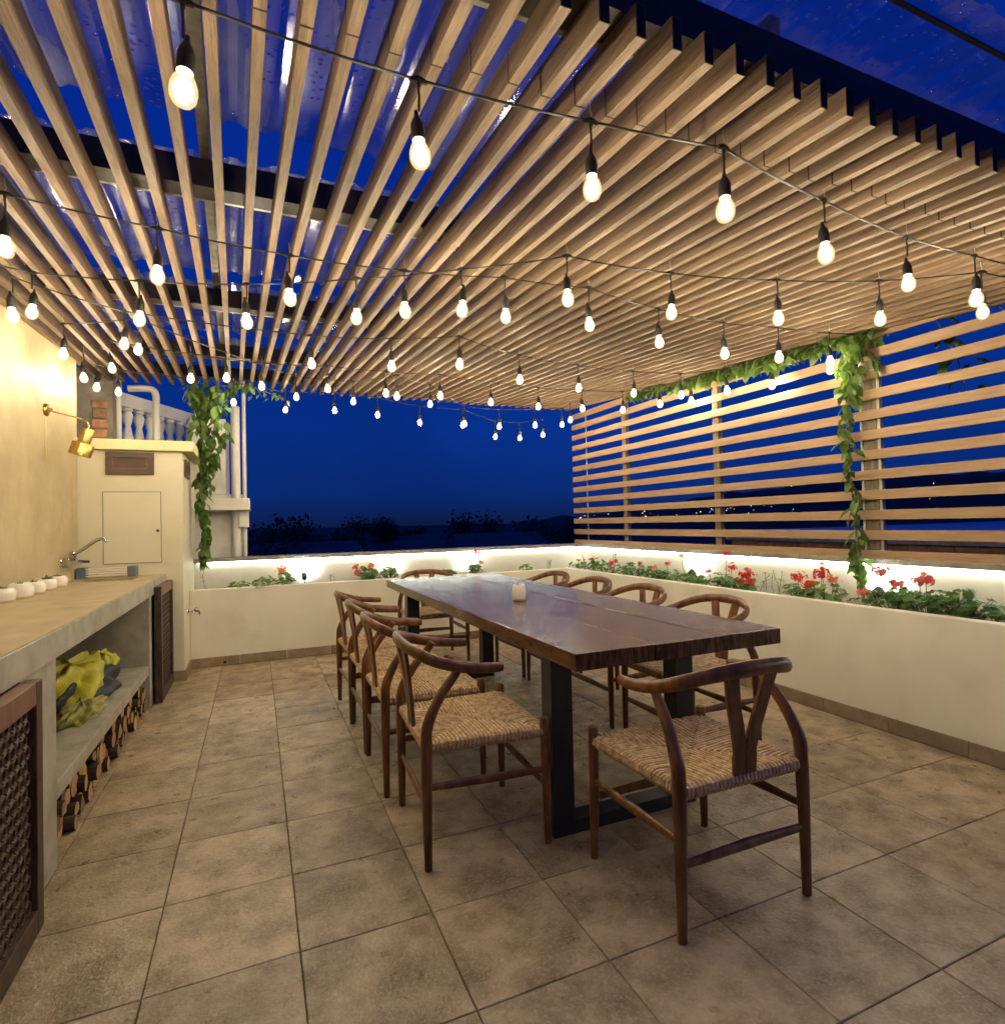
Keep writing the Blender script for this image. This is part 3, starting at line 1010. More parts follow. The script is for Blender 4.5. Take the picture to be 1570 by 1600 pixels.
def lattice_door(y0, y1, z0, z1, xf, xb, name_label):
    """frame plus pierced lattice, facing +X"""
    st = 0.055
    d = thing('lattice_door', name_label, 'cabinet door', (xb, y0, z0), group='carved lattice doors of the counter')
    world_child(MB().box(xb, xf, y0, y0 + st, z0, z1), 'stile', 'carved', d, bevel=0.003)
    world_child(MB().box(xb, xf, y1 - st, y1, z0, z1), 'stile', 'carved', d, bevel=0.003)
    world_child(MB().box(xb, xf, y0 + st, y1 - st, z1 - 0.07, z1), 'top_rail', 'brown_frame', d, bevel=0.003)
    world_child(MB().box(xb, xf, y0 + st, y1 - st, z0, z0 + 0.075), 'bottom_rail', 'carved', d, bevel=0.003)
    # pierced panel: rows of hexagonal rings
    mb = MB()
    p = 0.044
    ya, yb, za, zb = y0 + st, y1 - st, z0 + 0.075, z1 - 0.07
    ny, nz = int((yb - ya) / p), int((zb - za) / (p * 0.87))
    xm = (xf + xb) / 2
    for j in range(nz):
        for i in range(ny):
            cy = ya + (i + 0.5 + (0.5 if j % 2 else 0)) * (yb - ya) / ny
            cz = za + (j + 0.5) * (zb - za) / nz
            if cy > yb - 0.01:
                continue
            vs, fs = [], []
            for q in range(6):
                a = math.pi / 6 + q * math.pi / 3
                ca, sa = math.cos(a), math.sin(a)
                ro, ri = p * 0.60, p * 0.36
                for rr_, xx_ in ((ro, xm + 0.002), ((ro + ri) / 2, xm + 0.007), (ri, xm + 0.004), (ri * 0.95, xm - 0.014)):
                    vs.append((xx_, cy + ca * rr_, cz + sa * rr_))
            for q in range(6):
                w_ = (q + 1) % 6
                for e_ in range(3):
                    fs.append((q * 4 + e_, w_ * 4 + e_, w_ * 4 + e_ + 1, q * 4 + e_ + 1))
            mb.add(vs, fs)
    tag(world_child(mb, 'pierced_panel', 'carved', d), kind='stuff')
    world_child(MB().box(xb + 0.001, xb + 0.004, ya, yb, za, zb), 'backing', 'dark', d)
    return d


lattice_door(1.20, 2.29, 0.004, 0.782, -0.638, -0.684, 'large carved lattice door at the near left end of the counter')
lattice_door(4.795, 5.42, 0.004, 0.84, -0.638, -0.684, 'narrow carved lattice door at the far end of the counter')

# firewood under the shelf
end_me = {}


def log_mesh(kind, n=9):
    pts = []
    for i in range(n):
        a = 2 * math.pi * i / n
        r = U(0.93, 1.06)
        pts.append((math.cos(a) * r, math.sin(a) * r))
    if kind == 1:      # split half
        pts = [p if p[1] > -0.15 else (p[0], -0.15 + U(-.05, .05)) for p in pts]
    if kind == 2:      # split wedge
        pts = [(-.9, -.5), (0.1, -.75), (1.0, -.45), (0.5, .3), (0.05, 1.0), (-.45, .4)]
    n = len(pts)
    mb = MB()
    v = [(-0.5, p[0], p[1]) for p in pts] + [(0.0, p[0] * 1.02, p[1] * 1.02) for p in pts]
    mb.add(v, [(i, (i + 1) % n, (i + 1) % n + n, i + n) for i in range(n)] + [tuple(range(n))[::-1]])
    body = mb.mesh('bark', M['bark'], kind == 0)
    e = MB().add([(0.0005, p[0] * 0.9, p[1] * 0.9) for p in pts] + [(0.0, p[0] * 1.02, p[1] * 1.02) for p in pts], [tuple(range(n))] + [(i, i + n, (i + 1) % n + n, (i + 1) % n) for i in range(n)]).mesh('cut_end', M['cutwood'])
    return body, e


LOGS = [log_mesh(k_, 12) for k_ in (0, 0, 1, 0, 2, 0, 1, 0, 0)]
y = 2.69
nlog = 0
while y < 4.64:
    r = U(0.030, 0.046)
    z = 0.0
    yc = y + r
    while z < 0.17:
        rr = r * U(0.85, 1.15)
        rr = min(rr, (0.231 - z) / 2)
        if rr < 0.018:
            break
        b, e = random.choice(LOGS)
        t = thing('firewood_log', 'split firewood log stacked on the floor under the counter shelf', 'firewood', (CX - U(0.01, 0.06), min(max(yc + U(-.012, .012), 2.70), 4.65), z + rr + 0.002), group='firewood under the counter shelf')
        t.rotation_euler = (0, U(-.02, .02), U(-.07, .07))
        sc_ = (0.46, rr * 1.08, rr)
        ra = U(-.6, .6)
        put('bark', b, t, (0, 0, 0), (ra, 0, 0), sc_)
        put('cut_end', e, t, (0, 0, 0), (ra, 0, 0), sc_)
        z += rr * 1.9
        nlog += 1
    y += 2 * r * 0.98


# cloth bundle on the shelf
def cloth(name, mat, label, cx, cy, cz, sx, sy, sz, seed, cat):
    rnd = random.Random(seed)
    mb = MB()
    nu, nv = 80, 32
    ph = [(rnd.uniform(2, 7), rnd.uniform(2, 6), rnd.uniform(0, 6), rnd.uniform(.04, .09)) for _ in range(8)]
    vs = []
    for j in range(nv + 1):
        v = j / nv
        for i in range(nu):
            u = 2 * math.pi * i / nu
            rr = math.sin(v * math.pi / 2) ** 0.7
            k = 1.0
            for a, b, c_, d in ph:
                k += d * math.sin(a * math.cos(u) * 1.6 + b * v * 2 + c_) * math.sin(b * math.sin(u) + c_)
            fold = 0.05 * abs(math.sin(5 * u + 4 * v + seed + 0.8 * math.sin(3 * u))) * math.sin(v * 3) + 0.025 * math.sin(13 * u - 9 * v + seed)
            x_ = cx + sx * rr * math.cos(u) * (k + fold)
            y_ = cy + sy * rr * math.sin(u) * (k + fold)
            z_ = cz + sz * max(0.0, math.cos(v * math.pi / 2)) * (k + fold * 2) + 0.004
            vs.append((x_, y_, z_))
    fs = []
    for j in range(nv):
        for i in range(nu):
            ii = (i + 1) % nu
            fs.append((j * nu + i, j * nu + ii, (j + 1) * nu + ii, (j + 1) * nu + i))
    mb.add(vs, fs)
    o = mb.build(name, mat, None, smooth=True)
    return tag(o, label, cat)


cloth('folded_cloth', 'navy', 'dark navy cloth bundle on the counter shelf under the yellow one', -0.95, 4.12, 0.30, 0.16, 0.50, 0.13, 3, 'cloth')
cloth('crumpled_cloth', 'yellow', 'large crumpled bright yellow cloth heaped on the counter shelf', -0.99, 3.98, 0.34, 0.17, 0.38, 0.155, 5, 'cloth')
cloth('folded_cloth', 'yellow', 'small bright yellow cloth end of the heap nearest the far lattice door', -0.92, 4.36, 0.37, 0.09, 0.15, 0.10, 11, 'cloth')
cloth('folded_cloth', 'olive', 'flat olive cloth end at the front of the heap on the shelf', -0.85, 3.62, 0.30, 0.09, 0.24, 0.06, 13, 'cloth')

# pots on the worktop
for k, (px, py, s, lab) in enumerate([
        (4, 942, 1.0, 'pale ceramic pot cut off by the left picture edge on the counter'),
        (31, 930, 1.12, 'pale ceramic pot with dark round plant, second from picture edge'),
        (54, 924, 0.98, 'pale ceramic pot in the middle of the row on the counter'),
        (73, 920, 0.95, 'pale ceramic pot with upright sprig, fourth from picture edge'),
        (90, 916, 0.98, 'pale ceramic pot in the row nearest the kitchen tap')]):
    p = on_z(px, py, CT)
    if p.x < XW + 0.06:
        d = ray(px, py)
        p = Vector((0, 0, EYE)) + d * ((XW + 0.075) / d.x)
    t = thing('plant_pot', lab, 'plant pot', (p.x, p.y, CT + 0.0005), group='pots along the counter')
    sq = 1.3 if k < 2 else 1.15
    MB().lathe([(a * 1.35 * s, b * 0.92 * s) for a, b in POT], 22).build('pot', 'ceramic', t, smooth=True)
    MB().lathe([(0.05 * s, 0.0), (0.0525 * s, 0.0), (0.0555 * s, 0.012), (0.053 * s, 0.012)], 22).build('saucer_band', 'biscuit', t, smooth=True)
    succulent(t, 0.06 * s, 0.045 if k == 3 else 0.032, 8)

# kitchen tap: wall-mounted mixer on the wall over the sink
t = thing('kitchen_tap', 'chrome swan neck wall tap over the sink', 'tap', (XW, 5.08, 1.03))
MB().tube([(0.045, -0.10, 0), (0.045, 0.10, 0)], 0.019, 12).build('mixer_bar', 'chrome', t, smooth=True)
MB().lathe([(0.002, -0.02), (0.024, -0.02), (0.026, 0.0), (0.022, 0.03), (0.028, 0.05), (0.022, 0.075), (0.002, 0.08)], 16, (0.05, 0, 0)).build('body', 'chrome', t, smooth=True)
MB().tube(smooth_path([(0.055, 0, 0.06), (0.10, -0.005, 0.085), (0.16, -0.01, 0.13), (0.21, -0.015, 0.162), (0.245, -0.018, 0.162), (0.262, -0.02, 0.14)], 5), 0.0125, 10).build('spout', 'chrome', t, smooth=True)
for sg in (-1, 1):
    MB().tube([(0, sg * 0.08, 0), (0.045, sg * 0.08, 0)], 0.014, 10).build('wall_leg', 'chrome', t, smooth=True)
    MB().tube([(0.06, sg * 0.095, 0), (0.125, sg * 0.11, -0.004)], [0.013, 0.009], 8).build('handle', 'chrome', t, smooth=True)
    MB().lathe([(0.003, 0), (0.026, 0), (0.024, 0.008), (0.003, 0.01)], 14, (0, sg * 0.08, 0), Matrix.Rotation(R(90), 4, 'Y')).build('wall_rose', 'chrome', t, smooth=True)

# dish rack at the end of the sink, against the cabinet
t = thing('dish_rack', 'grey plastic and wire dish rack against the white cabinet', 'dish rack', (-1.07, 5.345, CT))
for s in (-1, 1):
    MB().box(s * 0.165 - 0.03, s * 0.165 + 0.03, -0.05, 0.05, 0.001, 0.085).build('end_panel', 'rackplastic', t, bevel=0.006)
for i in range(4):
    MB().tube([(-0.135, -0.04, 0.016 + i * 0.018), (0.135, -0.04, 0.016 + i * 0.018)], 0.005, 6).build('wire', 'ceramic', t)
    MB().tube([(-0.135, 0.035, 0.016 + i * 0.018), (0.135, 0.035, 0.016 + i * 0.018)], 0.0035, 6).build('wire', 'ceramic', t)

# brass wall lamp
lp = on_x(70, 640, XW)
t = thing('wall_lamp', 'brass swing arm wall lamp with stepped cylinder shade', 'wall lamp', (XW, lp.y, lp.z))
t.scale = (1.0, 1.0, 1.0)
Rx = Matrix.Rotation(R(90), 4, 'Y')
MB().lathe([(0.002, 0), (0.042, 0), (0.042, 0.012), (0.036, 0.02), (0.012, 0.022), (0.010, 0.045), (0.002, 0.047)], 18, (0, 0, 0), Rx).build('wall_plate', 'brass', t, smooth=True)
arm_end = Vector((0.235, 0.02, -0.115))
MB().tube(smooth_path([(0.04, 0, -0.01), (0.12, 0.005, -0.03), (0.2, 0.012, -0.05), (0.232, 0.018, -0.075), arm_end], 5), 0.0055, 8).build('arm', 'brass', t, smooth=True)
tl = Matrix.Rotation(R(16), 4, 'Y')
sh = MB().lathe([(0.004, 0.0), (0.036, -0.002), (0.038, -0.006), (0.038, -0.10), (0.062, -0.104), (0.065, -0.108), (0.065, -0.19), (0.0625, -0.19), (0.0625, -0.108), (0.036, -0.102), (0.03, -0.01), (0.004, -0.008)], 28, arm_end, tl).build('shade', 'brass', t, smooth=True)
MB().lathe([(0.001, -0.15), (0.018, -0.147), (0.026, -0.13), (0.022, -0.105), (0.012, -0.09), (0.001, -0.088)], 14, arm_end, tl).build('lamp', 'ceramic', t, smooth=True)
MB().tube([(0.004, 0, -0.04), (0.004, 0.002, -0.2), (0.003, 0.005, -0.33)], 0.002, 5).build('power_cord', 'brass', t)

# hook on the wall and cable hanging from the ledge
t = MB().tube(smooth_path([(XW, 3.30, 2.13), (XW + 0.02, 3.30, 2.12), (XW + 0.035, 3.30, 2.09), (XW + 0.03, 3.30, 2.05), (XW + 0.012, 3.30, 2.04)], 4), 0.004, 6).build('wall_hook', 'galv', None, smooth=True)
tag(t, 'small metal hook on the ochre wall under the slats', 'hook')

# ------------------------------------------------------------------ white cabinet at the end of the counter
cb = thing('masonry_cabinet', 'cream masonry cabinet with yellow ledge at the end of the counter', 'cabinet', (-0.9, 5.6, 0))
CY = 5.44
world_child(MB().box(XW - 0.2, XL, CY, YP + 0.2, 0.0, 1.90), 'body', 'cabinet', cb, bevel=0.004)
world_child(MB().box(XW - 0.2, XL + 0.085, CY - 0.05, YP + 0.25, 1.9005, 1.985), 'ledge', 'ledge', cb, bevel=0.005)
a, b = on_y(161, 769, CY), on_y(252, 878, CY)
dr = MB().box(a.x, b.x, CY - 0.006, CY - 0.0005, b.z, a.z)
dr = world_child(dr, 'access_panel', 'cabinet', cb, bevel=0.002)
g = 0.0035
gm = MB()
gm.box(a.x - g, a.x - 0.0004, CY - 0.0025, CY - 0.0003, b.z, a.z)
gm.box(b.x + 0.0004, b.x + g, CY - 0.0025, CY - 0.0003, b.z, a.z)
gm.box(a.x - g, b.x + g, CY - 0.0025, CY - 0.0003, a.z + 0.0004, a.z + g)
gm.box(a.x - g, b.x + g, CY - 0.0025, CY - 0.0003, b.z - g, b.z - 0.0004)
world_child(gm, 'panel_gap', 'dark', cb)
kx = on_y(247, 829, CY)
world_child(MB().lathe([(0.001, 0), (0.011, 0), (0.012, 0.01), (0.001, 0.012)], 12, (kx.x, CY - 0.006, kx.z), Matrix.Rotation(R(90), 4, 'X')), 'panel_lock', 'vent', cb, smooth=True)


def vent(x0, x1, z0, z1, y):
    """framed letterbox vent facing -Y"""
    fr = MB()
    e = 0.045
    fr.box(x0, x1, y - 0.02, y - 0.0005, z1 - e, z1)
    fr.box(x0, x1, y - 0.02, y - 0.0005, z0, z0 + e)
    fr.box(x0, x0 + e, y - 0.0198, y - 0.0005, z0 + e, z1 - e)
    fr.box(x1 - e, x1, y - 0.0198, y - 0.0005, z0 + e, z1 - e)
    o = world_child(fr, 'vent', 'vent', cb, bevel=0.002)
    i = MB()
    i.box(x0 + e, x1 - e, y - 0.006, y - 0.0007, z0 + e, z1 - e)
    c = i.build('vent_plate', 'vent', o)
    li = MB()
    li.box(x0 + e, x1 - e, y - 0.017, y - 0.0062, z0 + e, z0 + e + 0.009)
    li.box(x0 + e, x0 + e + 0.008, y - 0.0168, y - 0.0062, z0 + e + 0.009, z1 - e)
    li.box(x1 - e - 0.008, x1 - e, y - 0.0168, y - 0.0062, z0 + e + 0.009, z1 - e)
    li.build('vent_lip', 'brown_frame', o)
    return o


a, b = on_y(165, 706, CY), on_y(241, 742, CY)
vent(a.x, b.x, b.z, a.z, CY)
# side vent on the face towards the terrace
sv = MB()
ya, yb, za, zb = 5.53, 5.83, 1.70, 1.845
for bx_ in ((ya, yb, zb - 0.035, zb), (ya, yb, za, za + 0.035), (ya, ya + 0.035, za + 0.035, zb - 0.035), (yb - 0.035, yb, za + 0.035, zb - 0.035), (5.665, 5.69, za + 0.035, zb - 0.035)):
    sv.box(XL + 0.0005, XL + 0.018, *bx_)
o = world_child(sv, 'vent', 'vent', cb)
MB().box(XL + 0.0006, XL + 0.004, ya + 0.035, yb - 0.035, za + 0.035, zb - 0.035).build('vent_plate', 'dark', o)
# skirting of the cabinet
world_child(MB().box(CX + 0.05, XL, CY - 0.012, CY - 0.0005, 0, 0.085), 'skirting_tile', 'skirt', cb)
world_child(MB().box(XL + 0.0005, XL + 0.012, CY - 0.012, YB - 0.013, 0, 0.083), 'skirting_tile', 'skirt', cb)

# garden tap on the side of the cabinet
gp = on_x(299, 949, XL)
t = thing('garden_tap', 'small brass garden tap on the side of the cream cabinet', 'tap', (XL, 5.72, 0.53))
MB().lathe([(0.002, 0), (0.022, 0), (0.02, 0.006), (0.01, 0.01), (0.01, 0.03), (0.002, 0.03)], 14, (0, 0, 0), Rx).build('wall_rose', 'chrome', t, smooth=True)
MB().tube([(0.02, 0, 0), (0.07, 0, 0), (0.085, 0, -0.006), (0.09, 0, -0.035)], [0.010, 0.012, 0.010, 0.008], 10).build('body', 'chrome', t, smooth=True)
MB().tube([(0.055, 0, 0.01), (0.055, 0, 0.03), (0.075, 0, 0.034)], [0.006, 0.006, 0.005], 8).build('handle', 'chrome', t, smooth=True)

# ------------------------------------------------------------------ plants
def leaf_mesh(L, W, mat, fold=0.25, droop=0.2, n=5, heart=False):
    mb = MB()
    vs, fs = [], []
    for i in range(n + 1):
        u = i / n
        wv = W * (math.sin(math.pi * min(1, u * 0.93 + 0.07)) ** 0.8) * (1.15 - 0.45 * u)
        if i == n:
            wv = 0.0008
        zc = -droop * L * u * u
        if heart and i == 0:
            vs += [(-W * 0.75, -L * 0.08, fold * W * 0.6), (0, 0, 0), (W * 0.75, -L * 0.08, fold * W * 0.6)]
        else:
            vs += [(-wv, u * L, zc + fold * wv), (0, u * L, zc), (wv, u * L, zc + fold * wv)]
    for i in range(n):
        for j in range(2):
            fs.append((i * 3 + j, i * 3 + j + 1, i * 3 + j + 4, i * 3 + j + 3))
    return mb.add(vs, fs).mesh('leaf', M[mat], True)


VL = [leaf_mesh(0.085, 0.026, 'leaf', 0.3, 0.25), leaf_mesh(0.07, 0.023, 'leaf', 0.2, 0.4), leaf_mesh(0.10, 0.030, 'leaf', 0.25, 0.15), leaf_mesh(0.055, 0.018, 'leaf_lt', 0.3, 0.3)]


def put_leaf(parent, p, az, pitch, roll, s=1.0):
    o = put('leaf', random.choice(VL), parent, p, None, s)
    o.rotation_euler = (pitch, roll, az)
    return o


def vine(name, label, stems, dens, spread, size=(0.8, 1.2), hang=-0.9, cap=300, extra=0):
    bulk = MB()
    root = stems[0][0]
    t = thing(name, label, 'vine', root, group='climbing vines')
    r0 = Vector(root)
    cnt = 0
    for st in stems:
        path = smooth_path(st, 6)
        MB().tube([p - r0 for p in path], 0.0035, 5).build('stem', 'woodstem', t, smooth=True)
        L = sum((path[i + 1] - path[i]).length for i in range(len(path) - 1))
        n = int(L * dens)
        for i in range(n):
            if cnt >= cap:
                break
            u = (i + U(0, 1)) / n * (len(path) - 1)
            k = min(int(u), len(path) - 2)
            p = path[k].lerp(path[k + 1], u - k)
            sp = spread(p) if callable(spread) else spread
            off = Vector((U(-1, 1), U(-1, 1), U(-.6, .6)))
            p = p + off * sp
            az = U(0, 6.28)
            put_leaf(t, p - r0, az, hang + U(-.5, .5), U(-.5, .5), U(*size))
            cnt += 1
        for i in range(int(L * extra)):
            u = U(0, len(path) - 1.001)
            k = int(u)
            p = path[k].lerp(path[k + 1], u - k)
            sp = (spread(p) if callable(spread) else spread) * 1.1
            p = p + Vector((U(-1, 1), U(-1, 1), U(-.6, .6))) * sp - r0
            az, el = U(0, 6.28), hang + U(-.5, .5)
            d = Vector((math.cos(az) * math.cos(el), math.sin(az) * math.cos(el), math.sin(el)))
            sd = d.cross(Vector((0, 0, 1)))
            sd = (sd.normalized() if sd.length > .01 else Vector((1, 0, 0))) * U(.016, .026)
            LL = U(.05, .09)
            nn = sd.cross(d).normalized() * .006
            bulk.add([p, p + d * LL * .35 + sd + nn, p + d * LL, p + d * LL * .35 - sd + nn, p + d * LL * .4], [(0, 1, 4), (1, 2, 4), (2, 3, 4), (3, 0, 4)])
    if bulk.v:
        tag(bulk.build('inner_foliage', 'leaf', t), kind='stuff')
    return t


def V(*a):
    return Vector(a)


# right hanging vine in front of the screen, near the pergola post
vx = 3.60
top = on_x(1330, 540, vx)
bot = on_x(1345, 900, vx)
zc_ = top.z
vine('hanging_vine', 'green leafy vine hanging in front of the right screen post',
     [[V(vx + .03, top.y - 0.0, 2.44), V(vx, top.y, 2.2), on_x(1322, 660, vx), on_x(1330, 760, vx), on_x(1338, 850, vx), on_x(1345, 915, vx)],
      [V(vx + .02, top.y + 0.06, 2.42), V(vx - 0.01, top.y + 0.03, 2.2), V(vx - .01, top.y + 0.03, 2.02)],
      [V(vx + .05, top.y - 0.10, 2.42), V(vx + .0, top.y - 0.08, 2.3), V(vx + .0, top.y - 0.05, 2.18)]],
     64, lambda p: 0.03 + 0.045 * max(0, min(1, (p.z - 1.9) / 0.4)), (0.85, 1.25), -0.95, extra=18)
# vine along the top of the screen
vine('climbing_vine', 'leafy vine running along the top edge of the slatted screen',
     [[V(3.62, 2.35, 2.46), V(3.62, 3.0, 2.46), V(3.63, 3.7, 2.49), V(3.64, 4.4, 2.53), V(3.65, 5.0, 2.57)],
      [V(3.58, 2.4, 2.44), V(3.57, 2.9, 2.42), V(3.6, 3.5, 2.45), V(3.63, 4.1, 2.49)]],
     66, 0.06, (0.8, 1.25), -0.7, extra=110)
# left hanging vine
vy = 5.98
q = [on_y(322, 602, vy), on_y(322, 660, vy), on_y(326, 720, vy), on_y(318, 780, vy), on_y(320, 840, vy), on_y(316, 880, vy)]
q2 = [on_y(335, 605, vy - .06), on_y(336, 650, vy - .06), on_y(330, 700, vy - .04), on_y(322, 745, vy - .03)]
q3 = [on_y(345, 603, vy), on_y(385, 604, vy), on_y(415, 612, vy), on_y(440, 622, vy)]
q4 = [on_y(312, 604, vy - .03), on_y(315, 640, vy - .03), on_y(318, 700, vy - .03)]
q5 = [on_y(310, 604, vy), on_y(293, 608, vy), on_y(285, 625, vy)]
vine('hanging_vine', 'thick green vine hanging in front of the neighbour balustrade',
     [q, q2, q4, q3, q5], 92, lambda p: 0.025 + 0.07 * max(0, min(1, (p.z - 1.4) / 0.8)), (1.0, 1.4), -0.95, extra=60)
# sprays behind the screen
vine('climbing_vine', 'dim leafy sprays growing behind the right end of the screen',
     [[V(3.9, 2.2, 2.5), V(3.95, 2.1, 2.2), V(3.95, 2.05, 1.95)], [V(3.9, 2.3, 2.6), V(4.0, 1.8, 2.5), V(4.1, 1.4, 2.45)], [V(4.0, 1.9, 2.45), V(4.1, 1.75, 2.2), V(4.1, 1.7, 2.0)]],
     45, 0.07, (0.8, 1.3), -0.6)

floret = {}
for cname in ('red', 'pink', 'salmon'):
    floret[cname] = []
    for var in range(3):
        mb = MB()
        rnd = random.Random(cname + str(var))
        for i in range(26):
            c = Vector((rnd.gauss(0, .017), rnd.gauss(0, .017), rnd.gauss(0, .011)))
            nrm = (c + Vector((0, 0, .012)) + Vector((rnd.gauss(0, .008), rnd.gauss(0, .008), 0))).normalized()
            ta = nrm.orthogonal().normalized()
            tb_ = nrm.cross(ta)
            for q_ in range(5):
                th = q_ * 2 * math.pi / 5 + rnd.uniform(0, 1)
                d = ta * math.cos(th) + tb_ * math.sin(th)
                s_ = d.cross(nrm)
                L = 0.0135 * rnd.uniform(.7, 1.25)
                mb.add([c, c + d * L * 0.6 + s_ * L * 0.45 + nrm * 0.004, c + d * L + nrm * rnd.uniform(-.003, .003), c + d * L * 0.6 - s_ * L * 0.45 + nrm * 0.004], [(0, 1, 2, 3)])
        floret[cname].append(mb.mesh('flower_head', M[cname]))


def geranium(x, y, z, w, h, nleaf, flowers, label, mat='leaf_dk', group='flowering plants in the planters'):
    t = thing('geranium', label, 'plant', (x, y, z), group=group)
    mb = MB()
    st = MB()
    for i in range(nleaf):
        a, rr = U(0, 6.28), math.sqrt(U(0, 1))
        lx, ly = math.cos(a) * rr * w * (0.55 if abs(math.cos(a)) > .6 else 1), math.sin(a) * rr * w
        lz = h * (0.25 + 0.75 * U(0.1, 1) * (1 - 0.55 * rr * rr))
        lr = U(0.016, 0.032)
        n_ = Vector((math.cos(a) * 0.6 * rr + U(-.4, .4), math.sin(a) * 0.6 * rr + U(-.4, .4), U(0.5, 1))).normalized()
        ta = n_.orthogonal().normalized()
        tb_ = n_.cross(ta)
        c = Vector((lx, ly, lz))
        vs = [c - n_ * lr * 0.25]
        k = 10
        for j in range(k):
            th = 2 * math.pi * j / k
            r_ = lr * (1.08 if j % 2 else 0.9) * (0.55 if j == 0 else 1)
            vs.append(c + (ta * math.cos(th) + tb_ * math.sin(th)) * r_ + n_ * lr * (0.12 if j % 2 else -0.02))
        mb.add(vs, [(0, 1 + j, 1 + (j + 1) % k) for j in range(k)])
        st.tube([Vector((lx * 0.25, ly * 0.25, 0)), Vector((lx * 0.7, ly * 0.7, lz * 0.6)), c - n_ * lr * 0.2], 0.0016, 4, cap=False)
    tag(mb.build('foliage', mat, t, smooth=True), kind='stuff')
    tag(st.build('stalks', 'stem', t), kind='stuff')
    for (fx, fy, fz, col, s) in flowers:
        MB().tube([Vector((fx * .3, fy * .5, 0.02)), Vector((fx * .8, fy * .9, fz * .6)), Vector((fx, fy, fz))], 0.0022, 5).build('flower_stalk', 'stem', t)
        put('flower_head', random.choice(floret[col]), t, (fx, fy, fz), (U(-.3, .3), U(-.3, .3), U(0, 6)), s * 1.35)
    return t


def sprig(x, y, z, h, n, label, mat='leaf_dk'):
    """upright stalks with paired small leaves"""
    t = thing('leafy_sprig', label, 'plant', (x, y, z), group='upright leafy stalks in the planters')
    lf = MB()
    for s in range(n):
        a = U(0, 6.28)
        top_ = Vector((U(-.03, .05), U(-.09, .09), h * U(0.75, 1.05)))
        b = Vector((U(-.02, .02), U(-.03, .03), 0))
        path = smooth_path([b, b.lerp(top_, .5) + Vector((U(-.01, .01), U(-.02, .02), 0)), top_], 5)
        MB().tube(path, 0.0022, 5).build('stalk', 'stem', t)
        for i in range(14):
            p = path[int(U(2, len(path) - 0.01))]
            az = U(0, 6.28)
            d = Vector((math.cos(az), math.sin(az), U(-.2, .6))).normalized()
            L = U(0.02, 0.04)
            sd = d.cross(Vector((0, 0, 1))).normalized() * L * 0.3
            lf.add([p, p + d * L * .5 + sd, p + d * L + Vector((0, 0, -.004)), p + d * L * .5 - sd], [(0, 1, 2, 3)])
    tag(lf.build('foliage', mat, t), kind='stuff')
    return t


# right planter: px of the plant's base on the soil line, at X ~ 3.52
RZ = 0.645


def rp_y(px, py=925, x=3.47):
    return on_x(px, py, x).y


def fl_at(px, py, x, bx, by, bz):
    """offset of a flower seen at px,py when it stands at depth X = x"""
    p = on_x(px, py, x)
    return (p.x - bx, p.y - by, p.z - bz)


RP = [  # px, width, height, leaves, flowers [(px,py,col,scale)], label
    (903, .10, .16, 26, [], 'sprawling geranium at the far right corner of the planters'),
    (935, .18, .20, 60, [(925, 873, 'red', .55), (955, 879, 'red', .8), (962, 876, 'red', .6)], 'far geranium with red heads in the right planter'),
    (985, .20, .19, 70, [(1000, 880, 'red', .5)], 'leafy geranium with one small red head in the right planter'),
    (1022, .18, .16, 60, [(1022, 886, 'salmon', .6)], 'low geranium with a salmon head behind the second right chair'),
    (1045, .14, .16, 50, [(1042, 880, 'red', .6)], 'leafy geranium just left of the far right planter spotlight'),
    (1085, .16, .15, 60, [(1064, 867, 'salmon', .55)], 'low geranium just right of the far right planter spotlight'),
    (1125, .16, .17, 60, [(1107, 892, 'red', .6), (1135, 864, 'red', .65), (1143, 887, 'red', .75)], 'geranium with three scattered red heads under the middle screen post'),
    (1166, .12, .15, 40, [(1165, 897, 'red', 1.0), (1157, 908, 'red', .8), (1172, 908, 'red', .85), (1168, 890, 'pink', .6)], 'geranium with the largest cluster of red heads'),
    (1252, .15, .16, 55, [(1246, 901, 'red', .8), (1263, 912, 'red', .9)], 'pale leaved geranium with two red heads beside the right vine'),
    (1290, .14, .17, 50, [(1282, 896, 'red', .95), (1284, 880, 'pink', .5), (1301, 904, 'salmon', .7)], 'geranium with bright red and salmon heads left of the right vine'),
    (1350, .08, .12, 18, [(1349, 924, 'pink', .8)], 'small geranium with a pink head at the foot of the right vine'),
    (1400, .15, .19, 70, [(1376, 892, 'pink', .9), (1400, 910, 'pink', .85)], 'dark leaved geranium with two pink heads right of the vine'),
    (1447, .15, .19, 75, [(1446, 905, 'pink', .9), (1436, 908, 'pink', .7)], 'dark leaved geranium with a wide pink head in the right planter'),
    (1500, .15, .22, 75, [], 'tall flowerless geranium with a lobed top leaf in the right planter'),
    (1563, .12, .15, 50, [], 'low geranium at the right picture edge'),
]
for i, (px, wd, ht, nl, fls, lab) in enumerate(RP):
    bx, by = 3.49, rp_y(px, 930, 3.49)
    fz = []
    for (fx, fy, c, s) in fls:
        ox, oy, oz = fl_at(fx, fy, 3.47, bx, by, RZ)
        fz.append((ox, oy, max(oz, .05), c, s))
    geranium(bx, by, RZ, wd * 1.12, ht * 0.95, int(nl * 0.95), fz, lab, 'leaf_lt' if i in (0, 8, 9, 10) else 'leaf_dk')
